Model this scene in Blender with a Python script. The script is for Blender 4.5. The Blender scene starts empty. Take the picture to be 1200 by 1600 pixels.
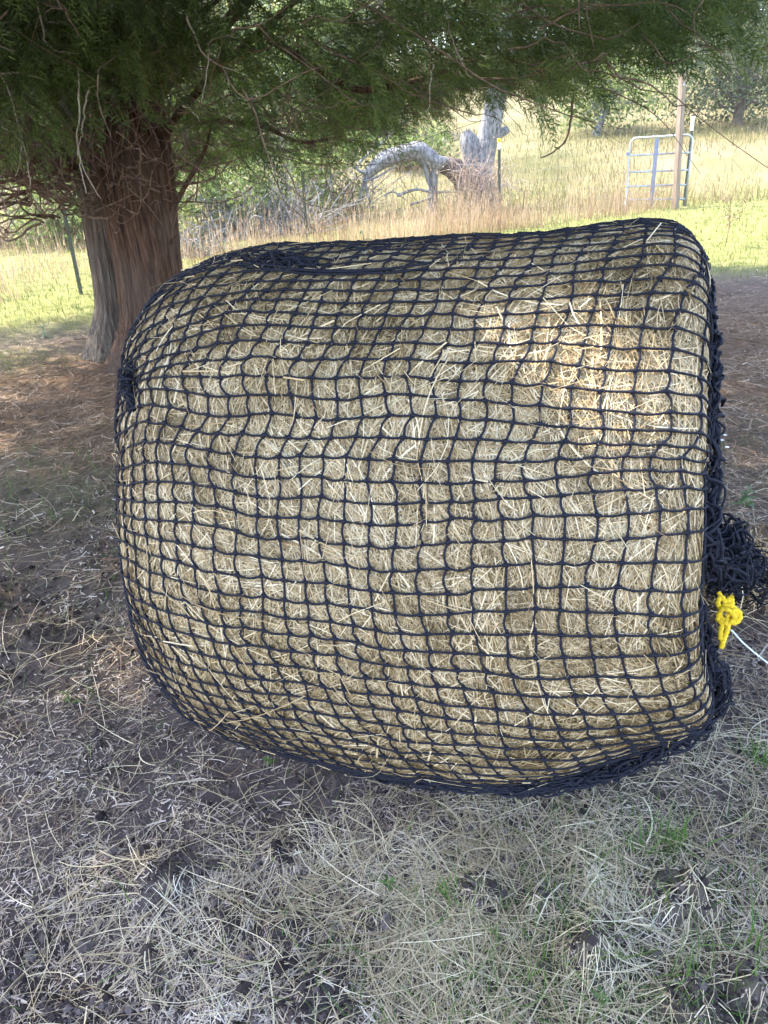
import bpy, math
import numpy as np

# ---------------------------------------------------------------- camera, sky, sun, exposure
scene = bpy.context.scene
RAD = math.radians
H = 1.6
PITCH, ROLL, FPX = 26.8, 4.2, 1155.0
cam_d = bpy.data.cameras.new('camera')
cam_o = bpy.data.objects.new('camera', cam_d)
scene.collection.objects.link(cam_o)
scene.camera = cam_o
_p, _r = RAD(PITCH), RAD(ROLL)
FWD = np.array([0, math.cos(_p), -math.sin(_p)])
_R0 = np.array([1.0, 0, 0]); _U0 = np.cross(_R0, FWD)
RGT = _R0 * math.cos(_r) - _U0 * math.sin(_r)
UPV = _R0 * math.sin(_r) + _U0 * math.cos(_r)
from mathutils import Matrix
cam_o.matrix_world = Matrix(((RGT[0], UPV[0], -FWD[0], 0), (RGT[1], UPV[1], -FWD[1], 0), (RGT[2], UPV[2], -FWD[2], H), (0, 0, 0, 1)))
cam_d.sensor_fit = 'VERTICAL'; cam_d.sensor_height = 36.0; cam_d.lens = 36.0 * FPX / 1600.0
cam_d.clip_start = 0.02; cam_d.clip_end = 1000

SUN_AZ = np.array([-0.86, 0.51])          # horizontal direction towards the sun
SUN_EL = RAD(52)
SUN = np.array([SUN_AZ[0] * math.cos(SUN_EL), SUN_AZ[1] * math.cos(SUN_EL), math.sin(SUN_EL)])
SUN /= np.linalg.norm(SUN)
world = bpy.data.worlds.new('World'); scene.world = world; world.use_nodes = True
wn = world.node_tree
sky = wn.nodes.new('ShaderNodeTexSky'); sky.sky_type = 'NISHITA'; sky.sun_disc = False
sky.sun_elevation = SUN_EL; sky.sun_rotation = math.atan2(SUN[0], SUN[1])
bg = wn.nodes['Background']; bg.inputs['Strength'].default_value = 0.15
tint = wn.nodes.new('ShaderNodeMix'); tint.data_type = 'RGBA'; tint.blend_type = 'MULTIPLY'; tint.inputs[0].default_value = 1.0
tint.inputs[7].default_value = (1.06, .985, .99, 1)      # camera white balance
wn.links.new(sky.outputs[0], tint.inputs[6]); wn.links.new(tint.outputs[2], bg.inputs['Color'])
sl = bpy.data.lights.new('sun', 'SUN'); sl.energy = 2.0; sl.angle = RAD(0.5); sl.color = (1.0, 0.94, 0.84)
so = bpy.data.objects.new('sun', sl); scene.collection.objects.link(so)
from mathutils import Vector
so.rotation_euler = Vector(SUN).to_track_quat('Z', 'Y').to_euler()
scene.view_settings.view_transform = 'Standard'; scene.view_settings.look = 'None'
scene.view_settings.exposure = 3.1; scene.view_settings.gamma = 1.0
scene.cycles.max_bounces = 8; scene.cycles.transparent_max_bounces = 8
scene.cycles.use_denoising = True

# ---------------------------------------------------------------- helpers
rng = np.random.default_rng(7)
_perm = np.random.default_rng(3).random(4096)
def _h(ix, iy, iz):
    return _perm[((ix * 73856093) ^ (iy * 19349663) ^ (iz * 83492791)) & 4095]
def noise(x, y, z=0.0):
    x, y, z = np.broadcast_arrays(np.asarray(x, float), np.asarray(y, float), np.asarray(z, float))
    ix, iy, iz = (np.floor(a).astype(np.int64) for a in (x, y, z))
    fx, fy, fz = x - ix, y - iy, z - iz
    fx, fy, fz = (f * f * (3 - 2 * f) for f in (fx, fy, fz))
    o = 0
    for a in (0, 1):
        for b in (0, 1):
            for c in (0, 1):
                o = o + _h(ix + a, iy + b, iz + c) * (fx if a else 1 - fx) * (fy if b else 1 - fy) * (fz if c else 1 - fz)
    return o * 2 - 1
def fbm(x, y, z=0.0, n=4):
    o, a, f = 0, 1.0, 1.0
    for i in range(n):
        o = o + a * noise(np.asarray(x) * f + 17 * i, np.asarray(y) * f - 9 * i, np.asarray(z) * f); a *= .5; f *= 2.03
    return o
def sstep(a, b, x):
    t = np.clip((x - a) / (b - a), 0, 1); return t * t * (3 - 2 * t)
def nrm(v):
    return v / np.maximum(np.linalg.norm(v, axis=-1, keepdims=True), 1e-9)
def ray(px, py):
    return FWD * FPX + RGT * (px - 600) - UPV * (py - 800)
def at(px, py, Y):
    d = ray(px, py); return np.array([0, 0, H]) + d * (Y / d[1])

class MB:
    """collects vertices and faces, links them as ONE mesh object"""
    def __init__(s): s.V = []; s.Q = []; s.T = []; s.n = 0; s.A = []
    def add(s, v, quads=None, tris=None, attr=None):
        v = np.asarray(v, float).reshape(-1, 3)
        if quads is not None and len(quads): s.Q.append(np.asarray(quads, np.int64).reshape(-1, 4) + s.n)
        if tris is not None and len(tris): s.T.append(np.asarray(tris, np.int64).reshape(-1, 3) + s.n)
        s.V.append(v); s.n += len(v)
    def ribbons(s, pts, side, w):
        """pts (N,K,3), side (N,3) or (N,K,3), w (N,) or (N,K) full width"""
        N, K = pts.shape[:2]
        side = np.asarray(side); side = side[:, None, :] if side.ndim == 2 else side
        w = np.asarray(w, float); w = w[:, None] if w.ndim == 1 else w
        o = side * (w[..., None] * .5)
        v = np.stack([pts - o, pts + o], 2)
        b = (np.arange(N)[:, None] * K + np.arange(K - 1)[None]) * 2
        s.add(v, np.stack([b, b + 1, b + 3, b + 2], -1))
    def blades(s, pts, side, w):
        """like ribbons, but each ends in a point"""
        N, K = pts.shape[:2]
        side = np.asarray(side); side = side[:, None, :] if side.ndim == 2 else side
        w = np.asarray(w, float)
        taper = np.linspace(1, .35, K - 1) if K > 2 else np.ones(1)
        o = side * (w[:, None, None] * .5 * taper[None, :, None])
        v = np.concatenate([np.stack([pts[:, :-1] - o, pts[:, :-1] + o], 2).reshape(N, -1, 3), pts[:, -1:]], 1)
        M = 2 * (K - 1) + 1
        b = np.arange(N)[:, None] * M
        q = None
        if K > 2:
            c = b + np.arange(K - 2)[None] * 2
            q = np.stack([c, c + 1, c + 3, c + 2], -1)
        t = np.stack([b[:, 0] + 2 * (K - 2), b[:, 0] + 2 * (K - 2) + 1, b[:, 0] + M - 1], -1)
        s.add(v, q, t)
    def tube(s, pts, rad, sides=6, ref=None, closed=False, cap=True):
        pts = np.asarray(pts, float); K = len(pts)
        rad = np.broadcast_to(np.asarray(rad, float), (K,))
        if closed: t = np.roll(pts, -1, 0) - np.roll(pts, 1, 0)
        else: t = np.gradient(pts, axis=0)
        t = nrm(t)
        if ref is None:
            m = np.abs(t).mean(0); ref = np.eye(3)[int(np.argmin(m))]
        a = nrm(np.cross(t, np.broadcast_to(ref, t.shape))); b = np.cross(t, a)
        ph = np.arange(sides) / sides * 2 * np.pi
        v = pts[:, None] + rad[:, None, None] * (a[:, None] * np.cos(ph)[None, :, None] + b[:, None] * np.sin(ph)[None, :, None])
        KK = K if closed else K - 1
        i = np.arange(KK)[:, None]; j = np.arange(sides)[None]
        i2 = (i + 1) % K; j2 = (j + 1) % sides
        q = np.stack([i * sides + j, i * sides + j2, i2 * sides + j2, i2 * sides + j], -1)
        s.add(v, q)
        if cap and not closed:
            n0 = s.n - K * sides
            for base, pt in ((0, pts[0]), ((K - 1) * sides, pts[-1])):
                s.add(pt[None]); c = s.n - 1
                tr = np.stack([np.full(sides, c), n0 + base + np.arange(sides), n0 + base + (np.arange(sides) + 1) % sides], -1)
                s.T.append(tr)
    def box(s, c, sz, M=None):
        v = np.array([[x, y, z] for x in (-.5, .5) for y in (-.5, .5) for z in (-.5, .5)]) * np.asarray(sz)
        if M is not None: v = v @ np.asarray(M).T
        s.add(v + np.asarray(c), [[0, 1, 3, 2], [4, 6, 7, 5], [0, 4, 5, 1], [2, 3, 7, 6], [0, 2, 6, 4], [1, 5, 7, 3]])
    def build(s, name, mat, parent=None, smooth=False, attrs=None, origin=None):
        V = np.concatenate(s.V)
        if origin is not None: V = V - np.asarray(origin)
        Q = np.concatenate(s.Q) if s.Q else np.zeros((0, 4), np.int64)
        T = np.concatenate(s.T) if s.T else np.zeros((0, 3), np.int64)
        me = bpy.data.meshes.new(name)
        me.vertices.add(len(V)); me.vertices.foreach_set('co', V.astype(np.float32).ravel())
        me.loops.add(Q.size + T.size); me.polygons.add(len(Q) + len(T))
        me.loops.foreach_set('vertex_index', np.concatenate([Q.ravel(), T.ravel()]).astype(np.int32))
        st = np.concatenate([np.arange(len(Q)) * 4, Q.size + np.arange(len(T)) * 3])
        me.polygons.foreach_set('loop_start', st.astype(np.int32))
        me.polygons.foreach_set('use_smooth', np.full(len(st), smooth))
        me.update(calc_edges=True)
        for k, a in (attrs or {}).items():
            at_ = me.attributes.new(k, 'FLOAT', 'POINT'); at_.data.foreach_set('value', np.asarray(a, np.float32).ravel())
        o = bpy.data.objects.new(name, me); scene.collection.objects.link(o)
        if mat is not None: me.materials.append(mat)
        if origin is not None: o.location = origin
        if parent is not None:
            o.parent = parent
            o.matrix_parent_inverse = Matrix.Translation(parent.location).inverted()
        return o

def tag(o, label=None, cat=None, group=None, kind=None):
    if label: o['label'] = label
    if cat: o['category'] = cat
    if group: o['group'] = group
    if kind: o['kind'] = kind
    return o
def empty(name, loc, label, cat, group=None):
    o = bpy.data.objects.new(name, None); scene.collection.objects.link(o)
    o.location = loc; o.empty_display_size = .2
    return tag(o, label, cat, group)
def spline(P, n=40):
    P = np.asarray(P, float); m = len(P)
    t = np.linspace(0, m - 1, n); i = np.clip(t.astype(int), 0, m - 2); f = (t - i)[:, None]
    Pe = np.concatenate([2 * P[:1] - P[1:2], P, 2 * P[-1:] - P[-2:-1]])
    a, b, c, d = Pe[i], Pe[i + 1], Pe[i + 2], Pe[i + 3]
    return .5 * (2 * b + (c - a) * f + (2 * a - 5 * b + 4 * c - d) * f ** 2 + (3 * b - a - 3 * c + d) * f ** 3)

# ---------------------------------------------------------------- materials
def mat_new(name):
    m = bpy.data.materials.new(name); m.use_nodes = True
    nt = m.node_tree; nt.nodes.clear()
    return m, nt
class G:
    """tiny node-graph helper"""
    def __init__(s, nt): s.nt = nt
    def n(s, typ, **kw):
        d = s.nt.nodes.new(typ)
        for k, v in kw.items():
            if k in d.inputs: s.set(d.inputs[k], v)
            else: setattr(d, k, v)
        return d
    def set(s, sock, v):
        if isinstance(v, bpy.types.NodeSocket): s.nt.links.new(v, sock)
        else: sock.default_value = v
    def ramp(s, fac, stops, interp='LINEAR'):
        d = s.nt.nodes.new('ShaderNodeValToRGB'); d.color_ramp.interpolation = interp
        e = d.color_ramp.elements
        while len(e) < len(stops): e.new(.5)
        for el, (p, c) in zip(e, stops): el.position = p; el.color = (*c, 1)
        s.set(d.inputs[0], fac); return d.outputs[0]
    def mix(s, f, a, b, typ='MIX'):
        d = s.nt.nodes.new('ShaderNodeMix'); d.data_type = 'RGBA'; d.blend_type = typ
        s.set(d.inputs[0], f)
        for k, v in ((6, a), (7, b)):
            s.set(d.inputs[k], (*v, 1) if isinstance(v, tuple) and len(v) == 3 else v)
        return d.outputs[2]
    def math(s, op, a, b=0.0):
        d = s.nt.nodes.new('ShaderNodeMath'); d.operation = op
        s.set(d.inputs[0], a); s.set(d.inputs[1], b); return d.outputs[0]
def strand_mat(name, stops, rough=.6, transl=0.0, noise_scale=None, spec=.3, amt=1.0):
    """leaves, straws, blades: one colour per strand, picked from a ramp, with patches"""
    m, nt = mat_new(name); g = G(nt)
    geo = g.n('ShaderNodeNewGeometry')
    fac = geo.outputs['Random Per Island']
    if noise_scale:
        tx = g.n('ShaderNodeTexNoise', Scale=noise_scale, Detail=2.0)
        tc = g.n('ShaderNodeTexCoord'); nt.links.new(tc.outputs['Object'], tx.inputs['Vector'])
        fac = g.math('ADD', g.math('MULTIPLY', fac, 1 - .4 * amt), g.math('SUBTRACT', g.math('MULTIPLY', tx.outputs[0], 1.4 * amt), .5 * amt))
    col = g.ramp(fac, stops)
    p = g.n('ShaderNodeBsdfPrincipled', Roughness=rough); g.set(p.inputs['Base Color'], col)
    p.inputs['Specular IOR Level'].default_value = spec
    out = g.n('ShaderNodeOutputMaterial')
    if transl > 0:
        t = g.n('ShaderNodeBsdfTranslucent'); g.set(t.inputs['Color'], col)
        mx = g.n('ShaderNodeMixShader'); mx.inputs[0].default_value = transl
        nt.links.new(p.outputs[0], mx.inputs[1]); nt.links.new(t.outputs[0], mx.inputs[2])
        nt.links.new(mx.outputs[0], out.inputs[0])
    else: nt.links.new(p.outputs[0], out.inputs[0])
    return m
def plain_mat(name, c1, c2, scale=(8, 8, 8), rough=.7, bump=.3, metal=0.0, spec=.3, detail=6.0, dist=.01):
    """two colours broken up by a (stretched) noise, with bump"""
    m, nt = mat_new(name); g = G(nt)
    tc = g.n('ShaderNodeTexCoord'); mp = g.n('ShaderNodeMapping'); mp.inputs['Scale'].default_value = scale
    nt.links.new(tc.outputs['Object'], mp.inputs[0])
    tx = g.n('ShaderNodeTexNoise', Scale=1.0, Detail=detail, Roughness=.62); nt.links.new(mp.outputs[0], tx.inputs['Vector'])
    col = g.ramp(tx.outputs[0], [(.3, c1), (.7, c2)])
    p = g.n('ShaderNodeBsdfPrincipled', Roughness=rough, Metallic=metal); g.set(p.inputs['Base Color'], col)
    p.inputs['Specular IOR Level'].default_value = spec
    if bump:
        b = g.n('ShaderNodeBump', Strength=bump, Distance=dist); nt.links.new(tx.outputs[0], b.inputs['Height'])
        nt.links.new(b.outputs[0], p.inputs['Normal'])
    out = g.n('ShaderNodeOutputMaterial'); nt.links.new(p.outputs[0], out.inputs[0])
    return m
# ---------------------------------------------------------------- the ground
def hill(x, y):
    d = y + .15 * x
    return np.where(d > 15, .095 * (d - 15) ** 1.0 * sstep(15, 24, d), 0.0) * (1 - .25 * sstep(4, 14, -x))
BALE_C = np.array([.0882, 1.8793])
def m_grass(x, y):                           # where turf grows
    n = fbm(x * .55, y * .55, 3.1, 3)
    far = sstep(7.6, 9.2, y + .35 * n + .25 * np.maximum(-x - 1, 0) * .4)
    pl = np.exp(-((x + 1.9) / 1.0) ** 2 - ((y - 3.6) / .9) ** 2) * 1.1
    pl2 = np.exp(-((x + 1.5) / .8) ** 2 - ((y - 2.1) / .6) ** 2) * .6
    pr = np.exp(-((x - .55) / .6) ** 2 - ((y - 1.05) / .45) ** 2) * 1.3
    pr2 = np.exp(-((x - 2.2) / .8) ** 2 - ((y - 3.4) / .7) ** 2) * .8
    pl3 = np.exp(-((x + 4.2) / 1.6) ** 2 - ((y - 6.3) / 1.0) ** 2) * .8
    return np.clip(np.maximum(far, (pl + pl2 + pr + pr2 + pl3) * (.6 + .7 * n)), 0, 1)
def m_needle(x, y):                          # brown cedar litter under the tree
    n = fbm(x * .7 + 5, y * .7, 1.7, 3)
    a = np.exp(-((x + 2.2) / 2.4) ** 2 - ((y - 5.3) / 1.7) ** 2) * 1.3
    b = np.exp(-((x - 3.2) / 2.0) ** 2 - ((y - 5.0) / 2.6) ** 2) * 1.2
    return np.clip((a + b) * (1 + .4 * n), 0, 1) * (1 - .8 * m_grass(x, y))
def m_hay(x, y):                             # thick long hay litter round the bale
    n = fbm(x * 1.3, y * 1.3, 8.8, 3)
    a = np.exp(-((x - .75) / .85) ** 2 - ((y - 1.25) / .5) ** 2) * 1.2
    b = np.exp(-((x - .05) / .85) ** 2 - ((y - 1.2) / .24) ** 2) * .9
    c = np.exp(-((x + 1.2) / .6) ** 2 - ((y - 1.9) / .7) ** 2) * .35
    d = np.exp(-((x - 1.6) / .9) ** 2 - ((y - 2.2) / 1.3) ** 2) * .9
    return np.clip((a + b + c + d) * (.85 + .5 * n), 0, 1)
def gz(x, y):
    x = np.asarray(x, float); y = np.asarray(y, float)
    d = np.hypot(x, y - 1.5)
    near = 1 - sstep(3.5, 8, d)
    f1 = fbm(x * 1.6, y * 1.6, .3, 3) * .016
    c = fbm(x * 9, y * 9, 5.5, 4)
    clod = np.maximum(c, -.25) * .011 + .012 * np.maximum(noise(x * 5.3, y * 5.3, 9.) - .35, 0)
    hol = -.025 * np.maximum(noise(x * 3.1 + 4, y * 3.1, 2.2) - .45, 0)
    z = f1 + near * (clod * (1 - .5 * m_hay(x, y)) + hol)
    for cx, cy, r, h in CLODS:
        q = ((x - cx) ** 2 + (y - cy) ** 2) / r ** 2
        z = z + .8 * h * (1 + .5 * noise(x * 45, y * 45, 3.)) * np.clip(1.6 - q * (1.2 + .5 * noise(x * 22, y * 22, 1.)), 0, 1) * near
    z = z - .01
    z = z + .04 * fbm(x * .3, y * .3, 7.7, 2) * sstep(6, 12, d) + hill(x, y)
    ub = np.exp(-((x - .1) / .75) ** 4 - ((y - 1.9) / .55) ** 4)
    return z * (1 - ub) + np.minimum(z, -.004) * ub
CLODS = [(.60, 1.10, .06, .05), (.66, 1.09, .05, .045), (.40, 1.0, .07, .035), (.36, .97, .05, .035), (.60, .83, .10, .035), (.66, .9, .06, .03), (.54, .87, .05, .03), (.16, 1.16, .05, .03), (.3, 1.13, .04, .03), (-.6, 1.26, .06, .03),
         (-.64, 1.22, .05, .035), (-.32, 1.29, .05, .03), (-.3, 1.06, .06, .03), (-.42, 1.12, .05, .025), (-.2, .9, .09, .025), (-1.7, 2.6, .10, .05),
         (-1.35, 2.35, .07, .035), (-.1, 1.1, .04, .02), (.9, .95, .07, .03)]
def m_clod(x, y):
    o = 0
    for cx, cy, r, h in CLODS: o = np.maximum(o, np.exp(-((x - cx) ** 2 + (y - cy) ** 2) / (r * .9) ** 2))
    return o
def m_damp(x, y):                            # dark trampled mud
    o = .9 * sstep(.10, .55, fbm(x * 2.3 + 1, y * 2.3, 6.6, 4))
    for cx, cy, r, h in CLODS: o = np.maximum(o, (.75 + .5 * noise(x * 9, y * 9, 2.)) * np.exp(-((x - cx) ** 2 + (y - cy) ** 2) / (r * 1.7) ** 2))
    return np.clip(o, 0, 1) * (1 - .85 * m_hay(x, y))
def axis(a, b, step, lo, hi, gf=1.07):
    c = list(np.arange(a, b, step)); s = step; v = c[-1]
    while v < hi: s *= gf; v += s; c.append(v)
    s = step; v = a; pre = []
    while v > lo: s *= gf; v -= s; pre.append(v)
    return np.array(pre[::-1] + c)
gx = axis(-1.9, 2.1, .012, -220, 220); gy = axis(.55, 2.6, .012, -60, 320, 1.055)
GX, GY = np.meshgrid(gx, gy, indexing='ij')
GZ = gz(GX, GY)
mb = MB()
nx, ny = len(gx), len(gy)
i = np.arange(nx - 1)[:, None] * ny + np.arange(ny - 1)[None]
mb.add(np.stack([GX, GY, GZ], -1), np.stack([i, i + ny, i + ny + 1, i + 1], -1))
m, nt = mat_new('soil_and_turf'); g = G(nt)
tc = g.n('ShaderNodeTexCoord')
def ntex(scale, detail=5.0, rough=.6):
    t = g.n('ShaderNodeTexNoise', Scale=scale, Detail=detail, Roughness=rough); nt.links.new(tc.outputs['Object'], t.inputs['Vector']); return t.outputs[0]
soil = g.ramp(ntex(14.0, 8.0, .7), [(.25, (.034, .025, .022)), (.5, (.092, .069, .061)), (.75, (.17, .131, .114))])
def attr(n):
    a = g.n('ShaderNodeAttribute'); a.attribute_name = n; return a.outputs['Fac']
soil = g.mix(g.math('MULTIPLY', attr('damp'), .8), soil, (.020, .0145, .0145))
soil = g.mix(g.ramp(ntex(3.0, 3.0), [(.4, (0, 0, 0)), (.65, (1, 1, 1))]), soil, g.mix(.5, soil, (.17, .13, .115)))
need = g.ramp(ntex(30.0, 6.0, .7), [(.3, (.10, .062, .036)), (.6, (.24, .15, .085)), (.8, (.36, .25, .155))])
turf = g.ramp(ntex(5.0, 6.0, .65), [(.3, (.10, .12, .03)), (.5, (.20, .21, .06)), (.72, (.34, .29, .11))])
dry = g.ramp(ntex(.35, 8.0, .7), [(.35, (.11, .105, .040)), (.5, (.175, .150, .068)), (.65, (.24, .19, .105))])
def attr(n):
    a = g.n('ShaderNodeAttribute'); a.attribute_name = n; return a.outputs['Fac']
col = g.mix(attr('needle'), soil, need)
col = g.mix(attr('turf'), col, turf)
col = g.mix(attr('dry'), col, dry)
p = g.n('ShaderNodeBsdfPrincipled', Roughness=.95); g.set(p.inputs['Base Color'], col); p.inputs['Specular IOR Level'].default_value = .15
bmp = g.n('ShaderNodeBump', Strength=1.0, Distance=.012); g.set(bmp.inputs['Height'], ntex(70.0, 6.0, .7)); nt.links.new(bmp.outputs[0], p.inputs['Normal'])
out = g.n('ShaderNodeOutputMaterial'); nt.links.new(p.outputs[0], out.inputs[0])
ground = mb.build('ground', m, smooth=True, attrs={'damp': m_damp(GX, GY), 'needle': m_needle(GX, GY), 'turf': m_grass(GX, GY) * (.2 + .8 * sstep(3, 7, GY)), 'dry': sstep(15, 22, GY + .2 * GX)})
q = np.random.default_rng(5); x, y = None, None
def crumbs(n):
    d = np.exp(q.uniform(math.log(.75), math.log(4.5), n)); a = np.radians(q.uniform(-44, 44, n)); x = d * np.sin(a); y = d * np.cos(a)
    for c in CLODS:                                           # more of them round every clod
        m_ = 60; x = np.concatenate([x, c[0] + q.normal(0, c[2] * .9, m_)]); y = np.concatenate([y, c[1] + q.normal(0, c[2] * .8, m_)])
    n = len(x); k = (q.random(n) < np.clip(.12 + 1.1 * m_damp(x, y), .1, 1)) | (np.arange(n) > n - 60 * len(CLODS)); x, y = x[k], y[k]; n = len(x)
    s = np.clip(q.lognormal(math.log(.0040), .55, n), .0012, .02)
    O = np.array([[1, 0, 0], [-1, 0, 0], [0, 1, 0], [0, -1, 0], [0, 0, .8], [0, 0, -.8], [.6, .6, .5], [-.6, .5, .5], [.5, -.6, .4], [-.6, -.6, .45]], float)
    v = O[None] * q.uniform(.6, 1.25, (n, 10, 3)) * s[:, None, None] + np.stack([x, y, gz(x, y) + s * .3], -1)[:, None]
    F = np.array([[0, 2, 6], [2, 4, 6], [4, 0, 6], [2, 1, 7], [1, 4, 7], [4, 2, 7], [0, 4, 8], [4, 3, 8], [3, 0, 8], [1, 3, 9], [3, 4, 9], [4, 1, 9], [0, 5, 2], [2, 5, 1], [1, 5, 3], [3, 5, 0]])
    mb = MB(); mb.add(v, None, (np.arange(n)[:, None, None] * 10 + F[None])); return mb
M_crumb = strand_mat('soil_crumb', [(0, (.022, .016, .015)), (.5, (.060, .045, .040)), (1, (.14, .108, .096))], rough=.95, spec=.1)
tag(crumbs(36000).build('soil_crumbs', M_crumb), 'dark crumbs of soil and dung broken over the bare ground', 'soil crumbs', kind='stuff')
tag(ground, 'bare trampled soil with brown cedar litter, rising into a dry meadow', 'ground', kind='structure')

# ---------------------------------------------------------------- litter and grass on the ground
def scatter(n, d0, d1, a0=-44, a1=44):
    """points spread over the view side of the ground, denser near the viewer's feet"""
    d = np.exp(rng.uniform(math.log(d0), math.log(d1), n)); a = np.radians(rng.uniform(a0, a1, n))
    if a0 == -44:                                             # and thinner off to both sides
        k = int(n * .33); d2 = np.sqrt(rng.uniform(.8 ** 2, min(d1, 4.5) ** 2, k)); s2 = np.radians(rng.uniform(44, 85, k)) * np.where(rng.random(k) < .5, -1, 1)
        d = np.concatenate([d, d2]); a = np.concatenate([a, s2])
    return d * np.sin(a), d * np.cos(a)
def lying(x, y, L, w, lift=.003, curl=.3, K=4, tilt=.06, flat=.35, ang=None):
    """strands lying on the ground -> pts, side, width"""
    n = len(x); a = rng.uniform(0, 2 * np.pi, n) if ang is None else ang
    t = np.linspace(-.5, .5, K)[None] * L[:, None]
    cv = rng.normal(0, curl, n)[:, None]
    aa = a[:, None] + cv * t / np.maximum(L[:, None], 1e-4) * 2
    dx = np.cos(aa); dy = np.sin(aa)
    st = L[:, None] / (K - 1)
    px = np.concatenate([np.zeros((n, 1)), np.cumsum((dx[:, 1:] + dx[:, :-1]) / 2 * st, 1)], 1); px -= px.mean(1, keepdims=True)
    py = np.concatenate([np.zeros((n, 1)), np.cumsum((dy[:, 1:] + dy[:, :-1]) / 2 * st, 1)], 1); py -= py.mean(1, keepdims=True)
    X = x[:, None] + px; Y = y[:, None] + py
    g0 = gz(x, y)
    Z = gz(X, Y) * .7 + g0[:, None] * .3 + (lift * (.3 + rng.random(n)))[:, None] + rng.normal(0, tilt, n)[:, None] * t
    pts = np.stack([X, Y, np.maximum(Z, gz(X, Y) + .0008)], -1)
    td = nrm(pts[:, -1] - pts[:, 0]); side = nrm(np.cross(td, np.array([0, 0, 1.0]) + rng.normal(0, flat, (n, 3))))
    return pts, side, w
def off_bale(x, y, m=.0):
    c, s = math.cos(-.1822), math.sin(-.1822); dx, dy = x - .0882, y - 1.8793
    u = dx * c + dy * s; v = -dx * s + dy * c
    return (np.abs(u) > .60 + m) | (np.abs(v) > .25 + m)
STRAW = [(0, (.18, .12, .085)), (.3, (.36, .265, .195)), (.6, (.53, .42, .32)), (.85, (.68, .57, .44)), (1, (.80, .70, .56))]
M_chop = strand_mat('weathered_straw', STRAW, rough=.7, noise_scale=4.0)
mb = MB()
x, y = scatter(132000, .72, 8.5)
k = (rng.random(len(x)) < 1 - .55 * m_needle(x, y)) & (rng.random(len(x)) < np.clip(.72 + 1.0 * fbm(x * 3.2, y * 3.2, 4., 3), .14, 1)) & off_bale(x, y) & (rng.random(len(x)) < 1 - .7 * m_grass(x, y)) & (rng.random(len(x)) < 1 - .93 * m_clod(x, y)) & (rng.random(len(x)) < 1 - .72 * m_damp(x, y))
x, y = x[k], y[k]; n = len(x)
L = np.clip(rng.lognormal(math.log(.017), .62, n), .005, .09); w = np.clip(rng.lognormal(math.log(.0015), .5, n), .0007, .005) * np.clip(np.hypot(x, y) / 1.8, 1, 2.2)
mb.ribbons(*lying(x, y, L, w, .004, .3, 4, .14, .5))
chop = mb.build('straw_litter', M_chop)
tag(chop, 'short chopped pale straw scattered over the soil', 'straw', kind='stuff')
mb = MB()
x, y = scatter(30000, .75, 5.5)
k = (rng.random(len(x)) < .007 + .14 * np.exp(-((x + 1.9) / 1.3) ** 2 - ((y - 3.2) / 1.6) ** 2) + .8 * m_hay(x, y) ** 1.4 * (1 - .85 * m_clod(x, y))) & off_bale(x, y, .02)
x, y = x[k], y[k]; n = len(x)
L = np.clip(rng.lognormal(math.log(.13), .5, n), .04, .42); w = np.clip(rng.lognormal(math.log(.0012), .4, n), .0007, .004) * np.clip(np.hypot(x, y) / 1.9, 1, 2)
mb.ribbons(*lying(x, y, L, w, .014, .38, 7, .05, .4))
M_long = strand_mat('loose_hay', [(0, (.24, .17, .09)), (.35, (.42, .325, .18)), (.65, (.58, .47, .28)), (.9, (.70, .60, .40)), (1, (.78, .70, .52))], rough=.6, noise_scale=3.0)
tag(mb.build('loose_hay', M_long), 'long loose hay stems strewn round the bale', 'hay', kind='stuff')
mb = MB()
x, y = scatter(100000, 1.6, 11)
k = rng.random(len(x)) < m_needle(x, y)
x, y = x[k], y[k]; n = len(x)
L = np.clip(rng.lognormal(math.log(.07), .5, n), .02, .3); w = np.clip(rng.lognormal(math.log(.0022), .3, n), .001, .005) * np.clip(np.hypot(x, y) / 3, 1, 2.5)
mb.ribbons(*lying(x, y, L, w, .014, .3, 4, .12, .4))
M_need = strand_mat('cedar_litter', [(0, (.08, .048, .03)), (.35, (.19, .115, .07)), (.7, (.33, .22, .14)), (1, (.52, .40, .28))], rough=.8, noise_scale=1.5)
tag(mb.build('cedar_litter', M_need), 'brown cedar needles and dead twigs under the tree', 'needle litter', kind='stuff')

def standing(x, y, h, w, lean=.35, K=4, bend=.6, leandir=None):
    n = len(x); a = rng.uniform(0, 2 * np.pi, n) if leandir is None else leandir
    ln = np.abs(rng.normal(0, lean, n)); bd = np.abs(rng.normal(0, bend, n))
    t = np.linspace(0, 1, K)[None]
    r = h[:, None] * (ln[:, None] * t + bd[:, None] * t ** 2 * .5)
    z = h[:, None] * t * np.sqrt(np.clip(1 - (ln[:, None] * .5) ** 2, .2, 1)) - h[:, None] * .18 * bd[:, None] * t ** 2
    X = x[:, None] + r * np.cos(a)[:, None]; Y = y[:, None] + r * np.sin(a)[:, None]
    Z = gz(x, y)[:, None] - .004 + z
    b = a + np.pi / 2 + rng.normal(0, .6, n)
    side = np.stack([np.cos(b), np.sin(b), np.zeros(n)], -1)
    return np.stack([X, Y, Z], -1), side, w
M_grass = strand_mat('green_grass', [(0, (.035, .075, .015)), (.4, (.075, .14, .025)), (.75, (.14, .21, .05)), (1, (.30, .28, .12))], rough=.5, transl=.35, noise_scale=1.2)
mb = MB()
x, y = scatter(36000, .8, 8)
k = (rng.random(len(x)) < m_grass(x, y) * .65 + .012) & off_bale(x, y, .03)
x, y = x[k], y[k]; n = len(x)
mb.blades(*standing(x, y, np.clip(rng.lognormal(math.log(.05), .45, n), .015, .16), rng.uniform(.002, .0042, n) * np.clip(np.hypot(x, y) / 2.5, 1, 2), .7, 4, .8))
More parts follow.
